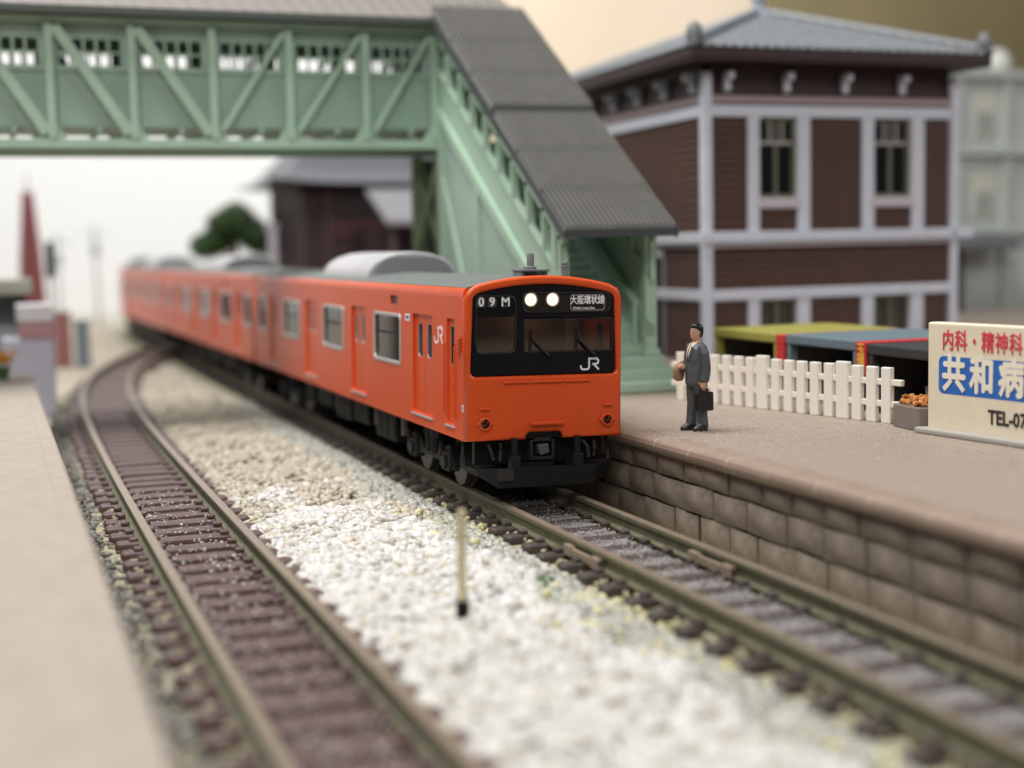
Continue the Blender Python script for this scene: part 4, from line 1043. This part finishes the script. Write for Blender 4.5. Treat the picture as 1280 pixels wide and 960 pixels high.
# ------------------------------------------------------------------ far temple like house, tree, left side clutter
tm = thing('wooden_hall', 'dark wooden hall with grey flared tiled roof behind the bridge', 'building', (1.1, 0, 0))
HD = mat('hall_wood', (.036,.018,.019), .6); HM = mat('hall_maroon', (.075,.020,.026), .6); HR = mat('hall_roof', (.135,.14,.16), .45, var=.1)
MB().box(4.2, 12.5, 44.6, 52, -.5, 7.4).build('wall', HD, tm)
MB().box(5.6, 9.2, 44.5, 44.599, 4.9, 5.75).build('panel', HM, tm)
for x in (4.3, 5.5, 9.3, 11): MB().box(x-.12, x+.12, 44.4, 44.598, -.5, 7.2).build('pillar', mat('hall_pillar', (.075,.045,.04), .6), tm)
rings = []
for t, (ex, z) in enumerate(((1.55, 7.42), (1.05, 7.62), (.5, 8.05), (-.2, 8.8), (-1.2, 9.9), (-2.2, 10.8))):
    fl2 = .28 if t == 0 else (.10 if t == 1 else 0)
    q = []
    xa, xb, ya, yb_ = 4.2-ex, 12.5+ex, 44.6-ex, 52+ex
    for k in range(8): q.append((xa+(xb-xa)*k/8, ya, z+fl2*abs(2*k/8-1)**4))
    for k in range(8): q.append((xb, ya+(yb_-ya)*k/8, z+fl2*abs(2*k/8-1)**4))
    for k in range(8): q.append((xb-(xb-xa)*k/8, yb_, z+fl2*abs(2*k/8-1)**4))
    for k in range(8): q.append((xa, yb_-(yb_-ya)*k/8, z+fl2*abs(2*k/8-1)**4))
    rings.append(q)
MB().loft(rings).build('roof', HR, tm, smooth=True)
MB().add(*prism_x([(37.2, 5.55), (40.6, 7.0), (40.6, 6.8), (37.2, 5.35)], 6.4, 11.5)).build('porch_roof', mat('porch_grey', (.25,.25,.27), .5), tm)
for x in (6.8, 8.2, 9.6, 11): MB().box(x-.12, x+.12, 37.6, 37.85, -.5, 5.6).build('porch_post', MATS['hall_pillar'], tm)
MB().box(6.6, 11.4, 40.6, 44.59, -.5, 5.3).build('porch', HD, tm)
tre = thing('round_tree', 'dark green bushy tree beyond the train roof', 'tree', (3.75, 54, -.5))
MB().tube([(0,0,0),(.1,0,2.5),(0,.1,4.8),(-.2,0,6)], [.32,.26,.2,.08], 9).build('trunk', mat('bark', (.07,.05,.035), .8), tre)
lm = MB(); rr = random.Random(11)
for k in range(9):
    a = rr.uniform(0, 6.28); lm.tube([(0,0,3.4+.2*k), (math.cos(a)*1.2, math.sin(a)*1.2, 4.4+.25*k)], [.1, .03], 5)
lm.build('limb', MATS['bark'], tre)
n = 9000; d = np.random.normal(size=(n, 3)); d /= np.linalg.norm(d, axis=1)[:, None]
cc = np.array([(0,0,6.0),(-1.0,.2,5.4),(1.0,-.3,5.5),(.2,.6,6.8),(-.7,-.5,6.3),(.8,.5,6.2),(-1.5,0,5.2),(1.5,.2,5.3)]); ci = np.random.randint(0, len(cc), n)
pos = cc[ci]+d*(np.random.uniform(.3, 1, (n, 1))**.5)*np.array([.95,.95,.75])
u = np.random.normal(size=(n, 3)); u /= np.linalg.norm(u, axis=1)[:, None]; v_ = np.cross(u, d); v_ /= np.linalg.norm(v_, axis=1)[:, None]+1e-6
q = np.stack([pos-u*.10, pos-v_*.06, pos+u*.10, pos+v_*.06], 1).reshape(-1, 3)
me = bpy.data.meshes.new('crown'); me.from_pydata(q.tolist(), [], [(4*i, 4*i+1, 4*i+2, 4*i+3) for i in range(n)]); link('crown', me, mat('leaf_green', (.045,.105,.022), .6, island=.5), tre)
def simple(name, label, cat, loc): return thing(name, label, cat, loc)
# red tower
rt = simple('red_tower', 'thin dull red tower standing far off at the left', 'tower', (-6.6, 52.5, -.5)); RT = mat('tower_red', (.27,.085,.095), .6)
for sx in (-1, 1):
    for sy in (-1, 1): MB().tube([(sx*.62, sy*.62, 0), (sx*.36, sy*.36, 5), (sx*.12, sy*.12, 8)], .16, 6).build('leg', RT, rt)
for k in range(7):
    z = .6+k; r = .62-.26*z/5 if z < 5 else .36-.24*(z-5)/3
    MB().box(-r-.05, r+.05, -r-.05, r+.05, z, z+.12).build('cross_plate', RT, rt)
    MB().bar((-r, -r-.06, z), (r, -r-.06, z+1), .06, .08).build('brace', RT, rt)
MB().tube([(0,0,7.9),(0,0,8.8)], .04, 6).build('tip', RT, rt)
MB().tube([(0,0,0),(0,0,5),(0,0,8)], [.50,.30,.12], 8).build('shaft', RT, rt)
sgp = simple('signal_post', 'dark green signal head on a thin grey post at far left', 'signal', (-6.34, 36, -.5))
MB().tube([(0,0,0),(0,0,4.2)], .05, 8).build('post', mat('post_pale', (.42,.42,.45), .5), sgp)
MB().box(-.16, .16, -.14, .08, 4.0, 5.35).build('head', mat('signal_green', (.03,.05,.042), .5), sgp, bevel=.04)
for z in (4.25, 4.68, 5.1): MB().tube([(0,-.15,z),(0,-.22,z)], .09, 10).build('lens', RUBBER, sgp)
gb = simple('waiting_shelter', 'grey green shelter at the far end of the left platform', 'shelter', (-13.5, 25, -.5)); GBM = mat('shelter_green', (.22,.26,.21), .6)
MB().box(0, 6.2, 0, 3, 3.62, 4.1).build('roof', mat('shelter_roof', (.33,.34,.27), .6), gb, bevel=.06); MB().box(.2, 6.0, .3, 2.7, 2.75, 3.61).build('wall', mat('shelter_dark', (.06,.075,.075), .6), gb); MB().box(.3, 5.9, .35, 2.65, 0, 2.74).build('lower_wall', mat('shelter_pale', (.30,.31,.33), .6), gb)
lx = simple('pale_container', 'pale lilac container with red band beyond the left platform end', 'container', (-8.3, 22.6, -.5))
MB().box(0, 1.45, 0, 2.2, 0, 2.35).build('body', mat('container_lilac', (.42,.42,.50), .5, var=.06), lx, bevel=.04); MB().box(.5, 1.47, -.02, 2.22, 2.36, 2.85).build('red_band', mat('container_red', (.40,.22,.24), .5), lx, bevel=.03); MB().box(.45, 1.48, -.03, 2.23, 2.86, 3.35).build('lid', mat('container_white', (.62,.60,.62), .5), lx, bevel=.03)
fp = simple('flower_pot', 'small pot of orange flowers at the far left platform end', 'planter', (-8.45, 18.3, PZ))
MB().lathe([(.22,0),(.30,.32),(.27,.33)], 0, 0, 12).build('pot', mat('pot_green', (.06,.14,.05), .6), fp, smooth=True)
fb = MB(); 
for k in range(60): fb.ball((rr.gauss(0,.14), rr.gauss(0,.14), .42+rr.uniform(0,.3)), .06, 5, 4)
tag(fb.build('flowers', mat('flower_yellow', (.75,.33,.03), .5, island=.4), fp), kind='stuff')
for nm, lab, loc, sz, col in (('relay_cabinet', 'reddish relay cabinet beside the far curve', (-5.7, 43, -.5), (.7,.6,2.3), (.25,.10,.10)), ('relay_cabinet', 'blue grey relay cabinet beside the far curve', (-4.9, 42.6, -.5), (.6,.6,1.9), (.14,.18,.21))):
    c_ = simple(nm, lab, 'cabinet', loc); m_ = mat('cab_'+lab.split()[0], col, .6)
    MB().box(-sz[0]/2, sz[0]/2, -sz[1]/2, sz[1]/2, 0, sz[2]).build('case', m_, c_, bevel=.05); MB().box(-sz[0]/2-.05, sz[0]/2+.05, -sz[1]/2-.05, sz[1]/2+.05, sz[2]+.001, sz[2]+.1).build('lid', m_, c_)
for lab, loc, h in (('pale grey line pole nearest the white wall left of the train', (-4.6, 70, -.5), 6.2), ('pale grey line pole rising behind the far carriages', (-1.9, 76, -.5), 6.8)):
    p_ = simple('line_pole', lab, 'pole', loc); PG = mat('pole_grey', (.45,.47,.46), .6)
    MB().tube([(0,0,0),(0,0,h)], [.12,.08], 8).build('shaft', PG, p_); MB().box(-.9, .9, -.05, .05, h-.6, h-.48).build('arm', PG, p_); MB().box(-.3, .3, -.25, .25, h-2.0, h-1.2).build('transformer', PG, p_)
wp_ = simple('white_post', 'pale lilac square post beside the second carriage roof', 'post', (3.72, 43.3, -.5)); MB().box(-.18, .18, -.18, .18, 0, 5.95).build('shaft', mat('post_lilac', (.40,.38,.42), .5), wp_, bevel=.03); MB().box(-.26, .26, -.26, .26, 5.951, 6.1).build('cap', MATS['post_lilac'], wp_)

# ------------------------------------------------------------------ the man and his briefcase
man = thing('person', 'figurine man in dark grey suit standing on platform holding black briefcase', 'person', (2.72, -.30, PZ))
man.rotation_euler = (0, 0, R_(-88))      # local -Y is where he faces
def ell(cx, cy, z, rx, ry, n=18): return [(cx+rx*math.cos(2*math.pi*k/n), cy+ry*math.sin(2*math.pi*k/n), z) for k in range(n)]
bd_ = MB()
bd_.loft([ell(0,.0,.77,.205,.165), ell(0,-.005,.82,.225,.185), ell(0,-.01,1.0,.215,.18), ell(0,-.01,1.15,.21,.175), ell(0,-.005,1.30,.23,.175), ell(0,.0,1.40,.225,.155), ell(0,.01,1.475,.16,.12), ell(0,.01,1.53,.075,.07)])  # jacket
for sx in (-1, 1):
    fy = -.05 if sx < 0 else .05
    bd_.loft([ell(sx*.095, .0, .95, .115, .14), ell(sx*.10, fy*.2, .75, .11, .13), ell(sx*.105, fy*.5, .48, .088, .098), ell(sx*.11, fy*.8, .25, .085, .095), ell(sx*.115, fy, .08, .088, .10), ell(sx*.115, fy, .06, .08, .09)])
    bd_.loft([ell(sx*.12, fy-.06, .0, .075, .145), ell(sx*.12, fy-.06, .05, .078, .15), ell(sx*.12, fy-.035, .095, .07, .115), ell(sx*.12, fy, .13, .06, .07)])
bd_.tube([(0,.01,1.48),(0,-.005,1.60)], [.066,.062], 14)      # neck
hd = [(1.555,.045,.05,-.03),(1.575,.062,.075,-.02),(1.62,.075,.092,-.012),(1.68,.080,.10,-.005),(1.74,.080,.10,.0),(1.79,.068,.085,.005),(1.82,.035,.045,.005)]
bd_.loft([ell(0, cy, z, rx, ry) for z, rx, ry, cy in hd])
bd_.add([(-.014,-.10,1.64),(.014,-.10,1.64),(0,-.132,1.655),(0,-.10,1.71)], [(0,1,2),(0,2,3),(1,3,2),(0,3,1)])   # nose
for sx in (-1, 1): bd_.ball((sx*.083, .005, 1.675), (.014,.026,.036), 8, 6)
bd_.ball((0,-.098,1.612), (.026,.012,.009), 8, 5); 
# arms: +x side is the camera side (his left), hanging; -x side bent across the belly
bd_.tube([(.13,.0,1.455),(.20,.0,1.435),(.25,.01,1.33),(.275,.03,1.14),(.275,.035,1.08),(.272,.03,.98),(.265,.01,.88),(.262,.0,.85)], [.05,.082,.085,.078,.076,.072,.066,.06], 14)
bd_.tube([(-.13,.0,1.455),(-.20,.0,1.435),(-.26,.0,1.31),(-.285,-.01,1.12),(-.27,-.05,1.07),(-.22,-.14,1.06),(-.16,-.20,1.09),(-.145,-.21,1.10)], [.05,.082,.085,.078,.074,.068,.062,.056], 14)
hand_l = [(.262,.0,.87),(.262,-.005,.80),(.262,-.01,.755)]; bd_.tube(hand_l, [.034,.042,.032], 10)
for k in range(4):
    y = -.045+k*.026; L = (.050,.056,.054,.044)[k]; bd_.tube([(.262,y,.775),(.270,y,.765-L*.5),(.256,y,.755-L),(.240,y,.765-L*.7)], [.0125,.012,.011,.010], 7)
bd_.tube([(.262,-.035,.83),(.245,-.06,.79),(.235,-.05,.755)], [.014,.013,.011], 7)
bd_.tube([(-.15,-.205,1.095),(-.10,-.235,1.105),(-.06,-.24,1.11)], [.034,.042,.03], 10)
for k in range(4):
    z = 1.075+k*.024; bd_.tube([(-.08,-.24,z),(-.045,-.25,z),(-.02,-.24,z-.003),(-.012,-.22,z-.005)], [.0125,.012,.011,.010], 7)
bd_.tube([(-.11,-.23,1.13),(-.085,-.24,1.16),(-.06,-.245,1.17)], [.014,.013,.011], 7)
me = bd_.mesh('body'); tmp = bpy.data.objects.new('tmp', me); C.objects.link(tmp)
rm = tmp.modifiers.new('r', 'REMESH'); rm.mode = 'VOXEL'; rm.voxel_size = .0105
smod = tmp.modifiers.new('s', 'SMOOTH'); smod.iterations = 2; smod.factor = .5
dg = bpy.context.evaluated_depsgraph_get(); bm_ = bpy.data.meshes.new_from_object(tmp.evaluated_get(dg)); bpy.data.objects.remove(tmp)
bm_.name = 'body'
for m_ in (SUIT, SKIN, SHIRT, SHOE, TIE): bm_.materials.append(m_)
for p in bm_.polygons:
    x, y, z = p.center; i = 0
    if z > 1.515: i = 1
    elif z < .105: i = 3
    elif (z < .845 and x > .20 and z > .70): i = 1
    elif y < -.215 and 1.05 < z < 1.19: i = 1
    elif y < -.02 and z > 1.18 and abs(x) < .085*(z-1.18)/.33+.002: i = 4 if abs(x) < .018 else 2
    p.material_index = i; p.use_smooth = True
body = bpy.data.objects.new('body', bm_); C.objects.link(body); body.parent = man
hr = MB()
hr.loft([ell(0, cy, z, rx, ry) for z, rx, ry, cy in ((1.60,.06,.055,.055),(1.65,.083,.075,.048),(1.72,.091,.095,.035),(1.775,.088,.112,.012),(1.81,.074,.10,.0),(1.838,.040,.055,.0),(1.845,.01,.02,0))])
hr.ball((.0,-.075,1.795), (.055,.035,.028), 10, 6)
hr.build('hair', HAIR, man, smooth=True)
# lapels
for sx in (-1, 1):
    MB().add([(sx*.02,-.175,1.17),(sx*.085,-.135,1.46),(sx*.135,-.12,1.43),(sx*.12,-.155,1.33),(sx*.02,-.192,1.17),(sx*.085,-.150,1.46),(sx*.135,-.137,1.43),(sx*.12,-.172,1.33)], [(0,1,2,3),(7,6,5,4),(0,4,5,1),(1,5,6,2),(2,6,7,3),(3,7,4,0)]).build('lapel', SUIT, man, bevel=.004)
for sx in (-1, 1): MB().ball((sx*.033,-.096,1.69), (.012,.006,.007), 8, 5).build('eye', HAIR, man)
bc = thing('briefcase', 'black hard briefcase held by the suited man', 'briefcase', (2.72, -.30, PZ)); bc.rotation_euler = (0, 0, R_(-88))
bcm = MB().box(.215, .325, -.18, .15, .36, .685).build('case', CASE, bc, bevel=.03, seg=3)
MB().tube([(.262,-.09,.68),(.262,-.085,.73),(.262,-.04,.745),(.262,.02,.745),(.262,.065,.73),(.262,.07,.68)], .014, 8).build('handle', CASE, bc, smooth=True)
MB().box(.318, .326, -.17, .14, .50, .512).build('seam', RUBBER, bc)
for y in (-.09, .06): MB().box(.318, .332, y-.02, y+.02, .60, .63).build('clasp', UNDER2, bc)
bg = thing('shoulder_bag', 'tan bag tucked under the right arm of the suited man', 'bag', (2.72, -.30, PZ)); bg.rotation_euler = (0, 0, R_(-88))
MB().loft([ell(-.27,-.19,.84,.03,.06,12), ell(-.28,-.20,.90,.06,.11,12), ell(-.28,-.19,1.02,.065,.12,12), ell(-.27,-.17,1.12,.05,.10,12), ell(-.26,-.15,1.16,.02,.05,12)]).build('body', TAN, bg, smooth=True)
MB().tube([(-.27,-.20,1.14),(-.25,-.14,1.18),(-.25,-.08,1.14)], .014, 6).build('strap', TAN, bg, smooth=True)
